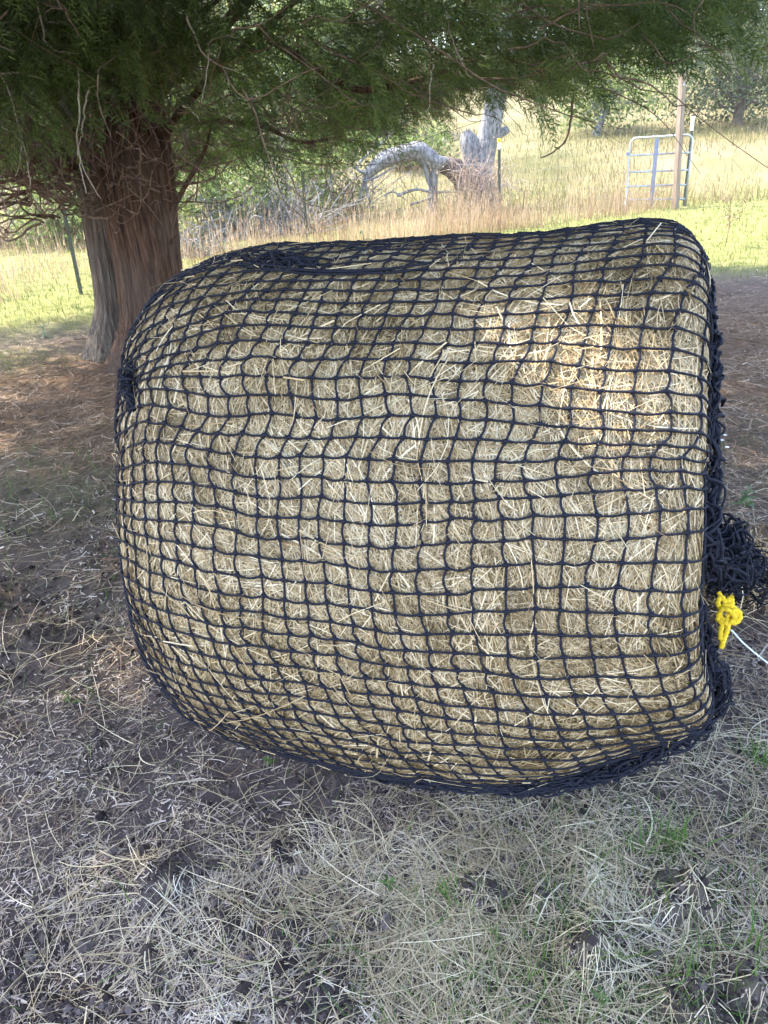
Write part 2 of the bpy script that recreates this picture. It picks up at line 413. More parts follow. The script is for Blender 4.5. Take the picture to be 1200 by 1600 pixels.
tag(mb.build('short_grass', M_grass), 'thin green grass coming up through the straw', 'grass', kind='stuff')
mb = MB()
x, y = scatter(60000, 6.5, 19, -40, 40)
k = rng.random(len(x)) < m_grass(x, y)
x, y = x[k], y[k]; n = len(x)
mb.blades(*standing(x, y, np.clip(rng.lognormal(math.log(.10), .4, n), .03, .3), rng.uniform(.004, .009, n) * np.clip(np.hypot(x, y) / 9, 1, 2), .6, 3, .7))
M_lawn = strand_mat('sunlit_turf', [(0, (.06, .095, .024)), (.35, (.125, .155, .042)), (.65, (.21, .205, .072)), (1, (.33, .28, .14))], rough=.6, transl=.4, noise_scale=.5)
tag(mb.build('pasture_turf', M_lawn), 'sunlit yellow green pasture turf beyond the tree', 'grass', kind='stuff')
# ---------------------------------------------------------------- the round bale
BL = dict(cx=.083, cy=1.8793, yaw=-.1822, L=1.362, R=.699, nl=4.153, nr=15.0, flat=.0239)
BB = np.array([-0.0, -0.0002, -0.0037, 0.01, 0.0131, -0.0028, -0.0017, -0.0027, -0.0131, -0.0012, -0.0, -0.0, 0.0, -0.0001, -0.0025, -0.0027, 0.0048, 0.0006, -0.0009, -0.0087, -0.0008, 0.0009, 0.0, 0.0, -0.0, -0.0001, -0.0026, -0.0048, -0.0009, 0.0, 0.0018, 0.0166, 0.0168, 0.0019, 0.0, 0.0, -0.0, -0.0002, -0.0037, -0.006, -0.0015, -0.0003, 0.0038, 0.0241, 0.0307, 0.0043, 0.0001, 0.0, -0.0, -0.0001, 0.0019, 0.0103, 0.0004, -0.0019, 0.0103, -0.0574, -0.0707, -0.0056, -0.0, -0.0]).reshape(5, 12)
BE = np.array([-0.0, -0.0001, 0.0023, 0.0391, -0.0011, -0.0227, -0.0248, 0.0029, 0.0009, -0.0006, -0.0, -0.0, 0.0, 0.0006, 0.014, 0.018, -0.0262, -0.0288, -0.0479, 0.0484, 0.0208, -0.0009, -0.0, -0.0]).reshape(2, 12)
def surf(S, T, off=0.0):
    """point of the bale's skin; S -1..1 from the left end's centre to the right end's, T round the axis"""
    S = np.clip(S, -1, 1); s = np.sin(np.clip(S / .98, -1, 1) * np.pi / 2)
    n = np.where(s < 0, BL['nl'], BL['nr'])
    prof = (1 - np.abs(s) ** n + 1e-9) ** (1 / n) * np.clip((1 - np.abs(S)) / .02, 1e-3, 1)   # the last 2 % close the end
    bump = 0; el = 0; er = 0
    for i in range(12):
        dt = (T - i * np.pi / 6 + np.pi) % (2 * np.pi) - np.pi; wt = np.exp(-(dt / .5) ** 2)
        el = el + BE[0, i] * wt; er = er + BE[1, i] * wt
        for j, sc in enumerate((-.95, -.5, 0, .5, .95)):
            if abs(BB[j, i]) > 2e-4: bump = bump + BB[j, i] * wt * np.exp(-((s - sc) / .35) ** 2)
    r = (BL['R'] + bump) * prof
    x = s * BL['L'] / 2 + np.where(s > 0, er * s, el * s) * np.abs(s)
    yy = r * np.cos(T); zz = np.maximum(r * np.sin(T) + BL['R'] - BL['flat'], 0)
    c, sn = math.cos(BL['yaw']), math.sin(BL['yaw'])
    return np.stack([BL['cx'] + x * c - yy * sn, BL['cy'] + x * sn + yy * c, zz], -1)
def surf_n(S, T):
    e = 1e-3
    a = surf(np.minimum(S + e, 1), T) - surf(np.maximum(S - e, -1), T); b = surf(S, T + e) - surf(S, T - e)
    n = nrm(np.cross(b, a)); P = surf(S, T) - np.array([BL['cx'], BL['cy'], .69])
    n = np.where(((n * P).sum(-1) < 0)[..., None], -n, n)
    dead = np.linalg.norm(np.cross(b, a), axis=-1) < 1e-9
    n[dead] = np.array([0, 0, -1.0])
    return n, nrm(a), nrm(b)
# arc length along the skin from end centre to end centre
_S = np.linspace(-1, 1, 4001); _P = surf(_S, np.full(4001, np.pi * .9)); _A = np.concatenate([[0], np.cumsum(np.linalg.norm(np.diff(_P, axis=0), axis=1))])
ATOT = _A[-1]
def S_of(u): return np.interp(u, _A, _S)
def lumps(S, T):
    P = surf(S, T)
    return .007 * fbm(P[..., 0] * 4, P[..., 1] * 4, P[..., 2] * 4, 3) + .0045 * fbm(P[..., 0] * 14, P[..., 1] * 14, P[..., 2] * 14, 2)
bale = empty('hay_bale', (.0882, 1.8793, 0), 'big round hay bale wrapped in a black slow-feed net', 'hay bale')
U = np.linspace(0, ATOT, 150); TH = np.linspace(0, 2 * np.pi, 220, endpoint=False)
UU, TT = np.meshgrid(U, TH, indexing='ij'); SS = S_of(UU)
N_, _, _ = surf_n(SS, TT)
PB = surf(SS, TT) + N_ * (lumps(SS, TT) - .008)[..., None]
PB[..., 2] = np.maximum(PB[..., 2], .001)
mb = MB()
i = np.arange(149)[:, None] * 220 + np.arange(220)[None]; i2 = np.arange(149)[:, None] * 220 + (np.arange(220)[None] + 1) % 220
mb.add(PB, np.stack([i, i2, i2 + 220, i + 220], -1))
M_core = plain_mat('packed_hay', (.05, .033, .015), (.20, .14, .065), (60, 60, 60), .9, .8, dist=.01)
mb.build('packed_hay', M_core, bale, smooth=True)
def bale_straws(n, front=True, Lm=.085, Ls=.45, lift=.010, w0=.0021):
    """stems lying on the skin of the bale, combed in patches"""
    u = rng.uniform(0, ATOT, n * 3); T = rng.uniform(0, 2 * np.pi, n * 3); S = S_of(u)
    P = surf(S, T); ax = np.array([math.cos(BL['yaw']), math.sin(BL['yaw']), 0]); C = np.array([BL['cx'], BL['cy'], .69])
    rr = np.linalg.norm((P - C) - ((P - C) @ ax)[:, None] * ax, axis=1)
    k = rng.random(n * 3) < rr / .76
    nn, aa, bb = surf_n(S, T)
    vis = ((np.array([0, .0, 1.6]) - P) * nn).sum(-1)
    k &= (vis > -.35) if front else (vis <= -.25)
    k &= (P[:, 2] > .004)
    idx = np.nonzero(k)[0][:n]
    S, T, P, nn, aa, bb = S[idx], T[idx], P[idx], nn[idx], aa[idx], bb[idx]; n = len(idx); u = u[idx]; rr = np.maximum(rr[idx], .12)
    f = fbm(P[:, 0] * 3, P[:, 1] * 3, P[:, 2] * 3, 2)
    f2 = noise(P[:, 0] * 7 + 3, P[:, 1] * 7, P[:, 2] * 7)
    mean = np.pi / 2 + .9 * f
    ang = np.where(rng.random(n) < .45 + .35 * f2, mean + rng.normal(0, .45, n), rng.uniform(0, np.pi, n)) + np.where(rng.random(n) < .5, np.pi, 0)
    d = aa * np.cos(ang)[:, None] + bb * np.sin(ang)[:, None]; e = np.cross(nn, d)
    L = np.clip(rng.lognormal(math.log(Lm), Ls, n), .025, .3)
    K = 5; t = np.linspace(-.5, .5, K)[None] * L[:, None]
    curl = rng.normal(0, 2.4, n)[:, None]; kap = (np.sin(ang) ** 2 / .72)[:, None]
    off = lumps(S, T) + rng.random(n) ** 1.5 * lift - .004
    tl = rng.normal(0, .016, n)[:, None]
    h = off[:, None] + tl * t + rng.normal(0, 1, n)[:, None] * t ** 2 * .35
    du = np.cos(ang)[:, None] * t - np.sin(ang)[:, None] * curl * t ** 2; dv = np.sin(ang)[:, None] * t + np.cos(ang)[:, None] * curl * t ** 2
    u2 = np.clip(u[:, None] + du, 0, ATOT); T2 = T[:, None] + dv / rr[:, None]
    pts = surf(S_of(u2), T2) + nn[:, None] * h[..., None]
    pts[..., 2] = np.maximum(pts[..., 2], .002)
    side = nrm(e + nn * rng.normal(0, .6, n)[:, None])
    w = np.clip(rng.lognormal(math.log(w0), .45, n), .0007, .0045)
    return pts, side, w
HAY = [(0, (.06, .038, .015)), (.2, (.23, .152, .062)), (.42, (.46, .322, .153)), (.68, (.66, .492, .268)), (.9, (.81, .658, .42)), (1, (.50, .43, .23))]
M_hay = strand_mat('hay_stems', HAY, rough=.5, noise_scale=5.0, spec=.35, amt=.55)
mb = MB()
mb.ribbons(*bale_straws(88000, True, .12, .45, .012, .00135)); mb.ribbons(*bale_straws(24000, False, w0=.003))
tag(mb.build('hay_stems', M_hay, bale), kind='stuff')
mb = MB()
mb.ribbons(*bale_straws(420, True, .15, .5, .024, .0013))
p_, s_, w_ = bale_straws(330, True, .08, .45, .012, .0012)
out_ = np.linspace(0, 1, 5)[None, :, None] * (surf_n(np.zeros(1), np.zeros(1))[0] * 0)
nn_ = nrm(p_[:, 2] - np.array([BL['cx'], BL['cy'], .69]))
p_ = p_ + nn_[:, None] * (np.linspace(0, 1, 5) ** 1.3)[None, :, None] * rng.uniform(.005, .03, len(p_))[:, None, None]
mb.ribbons(p_, s_, w_)
tag(mb.build('stray_stems', M_hay, bale), kind='stuff')

# ---------------------------------------------------------------- the net over it
net = empty('hay_net', (.0882, 1.8793, 0), 'black knotted slow-feed net pulled over the round hay bale', 'hay net')
m, nt = mat_new('black_cord'); g = G(nt)
tc = g.n('ShaderNodeTexCoord'); tx = g.n('ShaderNodeTexNoise', Scale=420.0, Detail=2.0); nt.links.new(tc.outputs['Object'], tx.inputs['Vector'])
p = g.n('ShaderNodeBsdfPrincipled', Roughness=.75); g.set(p.inputs['Base Color'], g.ramp(tx.outputs[0], [(.35, (.005, .0055, .010)), (.7, (.020, .021, .033))]))
p.inputs['Specular IOR Level'].default_value = .25
bp = g.n('ShaderNodeBump', Strength=.5, Distance=.002); nt.links.new(tx.outputs[0], bp.inputs['Height']); nt.links.new(bp.outputs[0], p.inputs['Normal'])
out = g.n('ShaderNodeOutputMaterial'); nt.links.new(p.outputs[0], out.inputs[0]); M_net = m
NROW, NCOL = 110, 55
CR = .0024                                                     # cord radius
# (u, T, radius u, radius T, pull): places where the meshes are drawn together
PINCH = [(.655, 2.27, .13, .17, .55), (.9, 1.80, .14, .10, .5), (1.80, 2.55, .30, .24, .5), (1.88, 3.62, .45, .30, .6), (1.4, 3.80, .5, .2, .4)]
def net_uv(col, row):
    """col, row may be fractional -> arc length u, angle T"""
    u = ATOT * (.6 * col / NCOL + .4 * np.sign(col) * (col / NCOL) ** 2)
    T = (row * 2 * np.pi / NROW) % (2 * np.pi)
    uc = u - ATOT / 2
    T = T + SKEW * uc / .71
    a = col * .37; b = row * .33
    T = T + .014 * noise(a, b, 11.) + .006 * noise(a * 3, b * 3, 12.)
    u = u + .011 * noise(a, b, 13.) + .006 * noise(a * 3, b * 3, 14.)
    u = u + .26 * (1 - np.cos(T - 2.75)) * np.exp(-((T - 2.75) / 1.45) ** 6)
    u = u + .020 * np.sin(2 * np.pi * (T - 2.38) / .30) * np.exp(-((T - 2.40 - .10 * (u - .6)) / .19) ** 2) * (1 - .6 * sstep(1.1, 1.7, u))
    T = T - .075 * (1 - sstep(.55, 1.25, u)) * np.exp(-((T - 2.9) / .7) ** 2)
    for (u0, T0, wu, wT, A) in PINCH:
        dT = (T - T0 + np.pi) % (2 * np.pi) - np.pi
        T = T - A * dT * np.exp(-(dT / wT) ** 2 - ((u - u0) / wu) ** 2)
    return u, T
SKEW = .0
def net_pt(u, T, lift=0.0):
    S = S_of(np.clip(u, .004, ATOT - .004)); nn, aa, bb = surf_n(S, T)
    P = surf(S, T) + nn * (.8 * lumps(S, T) + .0090 + lift)[..., None]
    P[..., 2] = np.maximum(P[..., 2], CR)
    return P
SUB = 12
tt = np.linspace(0, 1, SUB, endpoint=False)
def cord_r(frac, n):
    # thicker towards the knots, faintly ribbed by the braid
    d = np.minimum(frac, 1 - frac) * .045
    return CR * (1 + .85 * np.exp(-(d / .0048) ** 2)) * (1 + .10 * np.sin(np.arange(n) * 2.2))
def build_net():
    mb = MB()
    for c in range(-9, NCOL + 2):                                   # loops round the bale
        rows = np.arange(0, NROW)[:, None] + tt[None]; rows = rows.ravel(); fr = np.tile(tt, NROW)
        r0 = np.floor(rows)
        ua, Ta = net_uv(np.full_like(rows, c), r0); ub, Tb = net_uv(np.full_like(rows, c), (r0 + 1) % NROW)
        Tb = Tb + np.round((Ta + 2 * np.pi / NROW - Tb) / (2 * np.pi)) * 2 * np.pi
        sm = fr
        slack = .006 * (noise(c * .31, r0 * .35, 21.) * 1.2 - .25) + .004 * noise(c * 1.7, r0 * 1.7, 22.)
        u = ua + (ub - ua) * sm + slack * np.sin(np.pi * fr) * np.clip(np.sin(np.pi * c / NCOL) * 2, 0, 1)
        T = Ta + (Tb - Ta) * sm
        P = net_pt(u, T, .002 * np.sin(np.pi * fr))
        mb.tube(P, cord_r(fr, len(rows)), 5, closed=True, ref=np.array([math.cos(BL['yaw']), math.sin(BL['yaw']), 0]))
    for r in range(NROW):                                      # cords from end to end
        cols = (np.arange(0, NCOL)[:, None] + tt[None]).ravel(); fr = np.tile(tt, NCOL)
        c0 = np.floor(cols)
        ua, Ta = net_uv(c0, np.full_like(cols, r)); ub, Tb = net_uv(c0 + 1, np.full_like(cols, r))
        sag = (.004 * noise(c0 * .8, r * .9, 23.) + .0025) / .71 * np.sin(np.pi * fr)
        front = np.cos((Ta + Tb) / 2)                          # hangs down on both sides
        u = ua + (ub - ua) * fr; T = Ta + (Tb - Ta) * fr - np.sign(front) * sag * -1 * -1
        P = net_pt(u, T, .0035)
        mb.tube(P, cord_r(fr, len(cols)), 5, ref=np.array([.1, .2, 1.0]))
    return mb
build_net().build('net_mesh', M_net, net, smooth=True)
# ---------------------------------------------------------------- the cedar over it all
cedar = empty('cedar_tree', (-2.1, 6.6, 0), 'large two-stemmed cedar whose low dark crown hangs over the hay bale', 'tree')
m, nt = mat_new('cedar_bark'); g = G(nt)
tc = g.n('ShaderNodeTexCoord'); mp = g.n('ShaderNodeMapping'); mp.inputs['Scale'].default_value = (46, 46, 3.4); nt.links.new(tc.outputs['Object'], mp.inputs[0])
tx = g.n('ShaderNodeTexNoise', Scale=1.0, Detail=7.0, Roughness=.65, Distortion=.4); nt.links.new(mp.outputs[0], tx.inputs['Vector'])
t2 = g.n('ShaderNodeTexNoise', Scale=2.5, Detail=3.0); nt.links.new(tc.outputs['Object'], t2.inputs['Vector'])
colr = g.ramp(tx.outputs[0], [(.30, (.012, .007, .005)), (.45, (.075, .040, .025)), (.6, (.16, .092, .060)), (.8, (.33, .235, .175))])
colr = g.mix(g.ramp(t2.outputs[0], [(.4, (0, 0, 0)), (.7, (.6, .6, .6))]), colr, (.15, .11, .085))
p = g.n('ShaderNodeBsdfPrincipled', Roughness=.9); g.set(p.inputs['Base Color'], colr); p.inputs['Specular IOR Level'].default_value = .15
bp = g.n('ShaderNodeBump', Strength=1.0, Distance=.04); nt.links.new(tx.outputs[0], bp.inputs['Height']); nt.links.new(bp.outputs[0], p.inputs['Normal'])
out = g.n('ShaderNodeOutputMaterial'); nt.links.new(p.outputs[0], out.inputs[0]); M_bark = m
M_bark2 = m.copy(); M_bark2.name = 'grey_cedar_bark'
for nd in M_bark2.node_tree.nodes:
    if nd.type == 'VALTORGB' and len(nd.color_ramp.elements) == 4:
        for el, c_ in zip(nd.color_ramp.elements, ((.022, .017, .013), (.10, .082, .065), (.20, .17, .14), (.36, .32, .275))): el.color = (*c_, 1)
def trunk(path, radii, name, parent, mat, flute=.12, seed=0., sides=170, n=80, flare=.0):
    C = spline(path, n); R = np.interp(np.linspace(0, 1, n), np.linspace(0, 1, len(radii)), radii)
    ph = np.arange(sides) / sides * 2 * np.pi
    Z = np.linspace(0, 1, n)[:, None]
    P1, P2 = np.cos(ph)[None], np.sin(ph)[None]
    f = 1 + flute * noise(P1 * 2.2 + seed, P2 * 2.2, Z * 1.5) + flute * .5 * noise(P1 * 5 + seed, P2 * 5, Z * 3) + flute * .30 * noise(P1 * 14, P2 * 14 + seed, Z * 5) + flute * .22 * np.abs(noise(P1 * 30, P2 * 30 + seed, Z * 7))
    if flare: f = f + flare * np.exp(-Z * 9) * (.7 + .9 * noise(P1 * 1.7 + seed, P2 * 1.7, 4.))
    t = nrm(np.gradient(C, axis=0)); a = nrm(np.cross(t, np.array([0, 1.0, 0]))); b = np.cross(t, a)
    rr = R[:, None] * f
    V = C[:, None] + a[:, None] * (rr * P1)[..., None] + b[:, None] * (rr * P2)[..., None]
    mb = MB(); i = np.arange(n - 1)[:, None]; j = np.arange(sides)[None]; j2 = (j + 1) % sides
    mb.add(V, np.stack([i * sides + j, i * sides + j2, (i + 1) * sides + j2, (i + 1) * sides + j], -1))
    return mb.build(name, mat, parent, smooth=True)
Yt = 6.45
tp = [at(243, 575, Yt), at(240, 500, Yt), at(230, 400, Yt), at(218, 310, Yt), at(205, 230, Yt), at(200, 100, Yt), at(215, -150, Yt), at(230, -600, Yt)]
tp[0][2] = -.08
trunk(tp, [.31, .24, .245, .28, .28, .22, .17, .10], 'trunk', cedar, M_bark, .16, 0., flare=.45)
tq = [at(180, 562, 6.75), at(184, 480, 6.75), at(170, 380, 6.75), at(154, 290, 6.75), at(130, 200, 6.8), at(95, 60, 6.9), at(60, -200, 7.0)]
tq[0][2] = -.08
trunk(tq, [.20, .165, .165, .17, .15, .12, .08], 'trunk', cedar, M_bark2, .12, 9., flare=.5)

mb = MB()                                                     # loose fibrous strips peeling off the bark
for C_, R_, n_ in ((spline(tp[:5], 60), np.interp(np.linspace(0, 1, 60), np.linspace(0, 1, 5), [.31, .24, .245, .28, .28]), 240), (spline(tq[:5], 60), np.interp(np.linspace(0, 1, 60), np.linspace(0, 1, 5), [.22, .185, .18, .18, .15]), 150)):
    for k in range(n_):
        i0 = rng.integers(2, 50); m_ = int(rng.integers(5, 16)); ii = np.clip(np.arange(i0, i0 + m_), 0, 59); a = rng.uniform(0, 2 * np.pi) + .06 * noise(np.arange(m_) * .3, k * 1.1, 3.)
        lf = .985 + .06 * rng.random() * np.linspace(1 if rng.random() < .5 else 0, .3, m_) ** 2
        o_ = np.stack([np.cos(a), np.sin(a), 0 * a], -1)
        f_ = 1.03 + .10 * noise(np.cos(a) * 2.2, np.sin(a) * 2.2, ii / 59 * 1.5)
        P = C_[ii] + o_ * (R_[ii] * lf * f_)[:, None]
        sd = np.stack([-np.sin(a), np.cos(a), 0 * a], -1)
        w_ = rng.uniform(.004, .014) * np.sin(np.linspace(.25, 3.0, m_))
        mb.ribbons(P[None], sd[None], w_[None])
mb.build('bark_strips', M_bark, cedar)
# crown: clumps of drooping sprays inside a wide dome with a nearly level underside
CC = np.array([-1.0, 6.1]); CR_ = np.array([4.9, 5.6])
def crown_base(x, y):
    d = np.hypot(x, y); a = x / np.maximum(y, .5)
    zb = 1.62 + d * (.055 * sstep(-.1, .25, a) + .035 * sstep(.27, .40, a) + .045 * sstep(.42, .53, a)) + .16 * noise(x * 1.1, y * 1.1, 3.) + .13 * noise(x * 2.7, y * 2.7, 5.)
    zb = zb + .26 * np.exp(-((x + .31 * y) / .5) ** 2) * sstep(3.6, 4.6, y) * sstep(7.6, 6.8, y)
    near = sstep(4.4, 3.2, y)
    return zb + near * (.35 + .24 * d)
def sample_clumps(n, lower):
    o = []
    while sum(len(q) for q in o) < n:
        a = rng.uniform(0, 2 * np.pi, 4000); r = np.sqrt(rng.random(4000)) if not lower else rng.random(4000) ** .42
        x = CC[0] + CR_[0] * r * np.cos(a); y = CC[1] + CR_[1] * r * np.sin(a)
        rr = r * (1 + .10 * noise(np.cos(a) * 3, np.sin(a) * 3, 2.))
        zb = crown_base(x, y)
        top = 1.8 + 6.4 * np.clip(1 - rr ** 2, 0, 1) ** .55
        z = zb + rng.exponential(.50, 4000) if lower else np.maximum(zb + .6, 1.75 + .21 * np.hypot(x, y)) + rng.random(4000) ** .8 * np.maximum(top - zb - .6, 0)
        k = (z < np.maximum(top, zb + .35)) & (y > .6) & ~((x > .46 * y + .18 + .25 * noise(y * 2, z * 2, 7.)) & (z < 1.9 + .28 * y))
        if lower: k &= np.hypot(x + 2.1, y - 6.5) > .55
        if lower: k &= rng.random(4000) < np.where((x > -1.7) & (x < -.35) & (y > 5), .55, 1)
        o.append(np.stack([x, y, z], -1)[k])
    return np.concatenate(o)[:n]
def spray_template(nb=11):
    """a flat cedar spray: a stem with alternate branchlets, each with little side shoots (tapering slivers)"""
    A, B, W = [], [], []
    r = np.random.default_rng(11)
    A.append([0, 0, 0]); B.append([1, 0, -.12]); W.append(.018)
    for k in range(nb):
        s = .12 + .84 * k / (nb - 1); sg = 1 if k % 2 else -1
        p0 = np.array([s, 0, -.12 * s * s]); L = .42 * (1 - .62 * s) * r.uniform(.8, 1.15); an = r.uniform(.55, .8) * sg
        d = np.array([math.cos(an), math.sin(an), r.uniform(-.25, .15)])
        A.append(p0); B.append(p0 + d * L); W.append(.034)
        for q in range(4):
            s2 = .25 + .2 * q; sg2 = 1 if q % 2 else -1; an2 = an + sg2 * .6
            d2 = np.array([math.cos(an2), math.sin(an2), r.uniform(-.3, .3)])
            A.append(p0 + d * L * s2); B.append(p0 + d * L * s2 + d2 * L * .45 * (1.1 - s2)); W.append(.032)
    return np.array(A), np.array(B), np.array(W)
TA, TB, TW = spray_template()
def sprays(mb, P, D, scale, roll, drop=None):
    """P (N,3) root, D (N,3) direction"""
    D = nrm(D); up = np.array([0, 0, 1.0]); s = nrm(np.cross(D, up) + 1e-6); u = np.cross(s, D)
    c, sn = np.cos(roll)[:, None], np.sin(roll)[:, None]
    s2 = s * c + u * sn; u2 = -s * sn + u * c
    def tf(Q): return P[:, None] + scale[:, None, None] * (D[:, None] * Q[None, :, :1] + s2[:, None] * Q[None, :, 1:2] + u2[:, None] * Q[None, :, 2:3])
    a, b = tf(TA), tf(TB)
    dd = nrm(b - a); sd = nrm(np.cross(dd, u2[:, None] + .5 * s2[:, None]))
    w = (TW[None] * scale[:, None])[..., None]
    v = np.stack([a - sd * w * .5, a + sd * w * .5, b], 2)                # N, M, 3 verts, 3
    n = v.shape[0] * v.shape[1]
    mb.add(v, None, np.arange(n * 3).reshape(n, 3))
HOLES = [(np.array([.437, 1.302, 1.18]), .07), (np.array([.56, 1.22, 1.04]), -.03)] + [(np.array([*xy, 0.0]), r) for xy, r in
         [((-1.02, 2.18), -.02), ((-.72, 1.26), -.05), ((1.9, 4.6), .14), ((2.1, 5.4), .12), ((-2.6, 4.6), .12), ((-3.2, 5.6), .14)]]
def sun_gaps(P, rad):
    k = np.ones(len(P), bool)
    for q, r in HOLES:
        d = P - q; t = d @ SUN; e = np.linalg.norm(d - t[:, None] * SUN, axis=1)
        k &= ~((e < r + rad) & (t > 0))
    return k
def crown_fill(cl, per, rad, sc, mb):
    n = len(cl) * per
    c = np.repeat(cl, per, 0)
    P = c + rng.normal(0, 1, (n, 3)) * np.array([rad, rad, rad * .55])
    o = P - np.array([-2.1, 6.6, 2.2]); o[:, 2] *= .3
    D = nrm(o) + rng.normal(0, .55, (n, 3)) + np.array([0, 0, -.45])
    s = sc * rng.uniform(.65, 1.35, n)
    k = sun_gaps(P + nrm(D) * s[:, None] * .5, s * .35)
    sprays(mb, P[k], D[k], s[k], rng.normal(0, .8, k.sum()))
M_cedar = strand_mat('cedar_foliage', [(0, (.026, .044, .010)), (.4, (.066, .104, .022)), (.75, (.125, .168, .036)), (.95, (.19, .22, .055)), (1, (.22, .13, .05))], rough=.55, transl=.38, noise_scale=1.6)
NLOW, NUPP = 2150, 2300
low = sample_clumps(NLOW, True); upp = sample_clumps(NUPP, False)
yy_ = rng.uniform(4.5, 6.0, 270); front = np.stack([-.33 * yy_ + rng.normal(0, .6, 270), yy_, 2.08 + rng.exponential(.42, 270)], -1)   # boughs that hide the fork from the front
low = np.concatenate([low, front])
mb = MB()
crown_fill(low, 17, .125, .19, mb); crown_fill(upp, 11, .26, .42, mb)
mb.build('crown', M_cedar, cedar)
# limbs to the clumps
mb = MB(); M_limb = M_bark
hub = np.array([-2.05, 6.5, 1.55])
for k in range(26):
    a = k / 26 * 2 * np.pi + rng.normal(0, .1); r = rng.uniform(.55, .95)
    e = np.array([CC[0] + CR_[0] * r * math.cos(a), CC[1] + CR_[1] * r * math.sin(a), 0])
    e[2] = float(crown_base(e[0], e[1])) + rng.uniform(.25, 1.6) + (.9 if e[1] < 3.6 else 0)
    if e[0] > .5 * e[1]: e[0] = .40 * e[1]
    if e[1] < 3.8: e[2] += .5
    h0 = hub + np.array([.16 * math.cos(a), .16 * math.sin(a), rng.uniform(-.1, 1.2)])
    mid = h0 * .55 + e * .45 + np.array([rng.normal(0, .15), rng.normal(0, .15), .35 + rng.uniform(0, .3)])
    P = spline([h0, mid, e], 26); P = P + .05 * np.stack([noise(np.arange(26) * .4, k, q) for q in (1., 2., 3.)], -1)
    mb.tube(P, np.linspace(rng.uniform(.016, .034), .008, 26), 7)
    for q in range(9):
        i0 = rng.integers(7, 24); s0 = P[i0]; dr = nrm(P[i0] - P[i0 - 2]) + rng.normal(0, .7, 3) * np.array([1, 1, .6])
        L = rng.uniform(.3, .9)
        E = s0 + nrm(dr) * L; mm = (s0 + E) / 2 + rng.normal(0, .11, 3)
        pts = spline([s0, mm, E], 12) + .03 * np.stack([noise(np.arange(12) * .7, k * 7 + q, w_) for w_ in (1., 2., 3.)], -1); mb.tube(pts, np.linspace(.010, .002, 12), 4, cap=False)
mb.build('limbs', M_bark, cedar, smooth=True)
M_twig = plain_mat('dead_twig_bark', (.07, .042, .027), (.27, .18, .125), (20, 20, 20), .85, .3)
mb = MB()
for k in range(260):                                          # the thicket of dead twigs round the fork
    a = rng.uniform(0, 2 * np.pi); z0 = rng.uniform(1.2, 1.85)
    s0 = np.array([-2.03 + .26 * math.cos(a), 6.47 + .26 * math.sin(a), z0])
    if rng.random() < .3: s0[0] -= .35; s0[2] -= .05
    L = rng.uniform(.3, 1.0) * (.7 if z0 < 1.25 else 1); el = rng.uniform(.1, .95)
    e = s0 + L * np.array([math.cos(a) * math.cos(el), math.sin(a) * math.cos(el), math.sin(el)]) + rng.normal(0, .1, 3)
    mid = (s0 * .6 + e * .4) + np.array([math.cos(a), math.sin(a), -.6]) * rng.uniform(0, .22) + rng.normal(0, .05, 3)
    pts = spline([s0, mid, e], 12) + .025 * np.stack([noise(np.arange(12) * .7, k * 1.3, q) for q in (1., 2., 3.)], -1)
    mb.tube(pts, np.linspace(rng.uniform(.005, .015), .002, 12), 5, cap=False)
    if rng.random() < .6:
        i0 = rng.integers(4, 10); e2 = pts[i0] + rng.normal(0, .22, 3) + np.array([.1 * math.cos(a), .1 * math.sin(a), .1])
        mb.tube(spline([pts[i0], (pts[i0] + e2) / 2 + rng.normal(0, .03, 3), e2], 6), np.linspace(.006, .002, 6), 4, cap=False)
for k in range(620):                                          # fine dry twigs along the underside of the crown
    a = rng.uniform(0, 2 * np.pi); r = rng.uniform(.08, .95)
    x = CC[0] + CR_[0] * r * math.cos(a); y = CC[1] + CR_[1] * r * math.sin(a)
    if y < 3.9 or x > .47 * y: continue
    s0 = np.array([x, y, float(crown_base(x, y)) + rng.uniform(-.05, .5)])
    o = nrm(np.array([x + 2.1, y - 6.6, 0])) * rng.uniform(.2, .8) + rng.normal(0, .25, 3) + np.array([0, 0, -.12])
    mb.tube(spline([s0, s0 + o * .5 + rng.normal(0, .09, 3), s0 + o], 10) + .03 * np.stack([noise(np.arange(10) * .8, k * 1.7, q) for q in (1., 2., 3.)], -1), np.linspace(.005, .0014, 10), 4, cap=False)
mb.build('dead_twigs', M_twig, cedar, smooth=True)
# long bare twigs that hang down in front of the foliage
M_pale = plain_mat('bare_twig_bark', (.24, .19, .14), (.46, .40, .32), (30, 30, 30), .8, .2)
HANG = [([(-15, 95), (12, 140), (30, 200), (44, 262), (46, 290)], 4.6), ([(55, -10), (66, 45), (72, 65), (90, 80), (126, 85)], 4.4), ([(122, 105), (123, 170), (121, 225), (133, 268), (157, 312)], 4.5),
        ([(121, 225), (127, 265), (135, 303)], 4.52), ([(137, 140), (130, 190), (124, 228)], 4.55), ([(290, 20), (310, 70), (330, 95), (370, 112)], 4.4), ([(322, 78), (327, 80), (322, 120), (315, 160)], 4.4),
        ([(285, 165), (305, 178), (313, 192)], 4.7), ([(0, 115), (30, 115), (75, 125)], 4.6), ([(0, 195), (28, 215), (32, 240), (25, 275)], 4.7), ([(72, 35), (110, 33), (160, 35)], 4.5),
        ([(690, -10), (700, 35), (708, 65)], 4.8), ([(676, 100), (672, 140), (669, 178)], 4.8), ([(708, 62), (720, 95), (735, 125)], 4.9), ([(895, 150), (892, 190), (880, 225), (845, 248)], 6.2)]
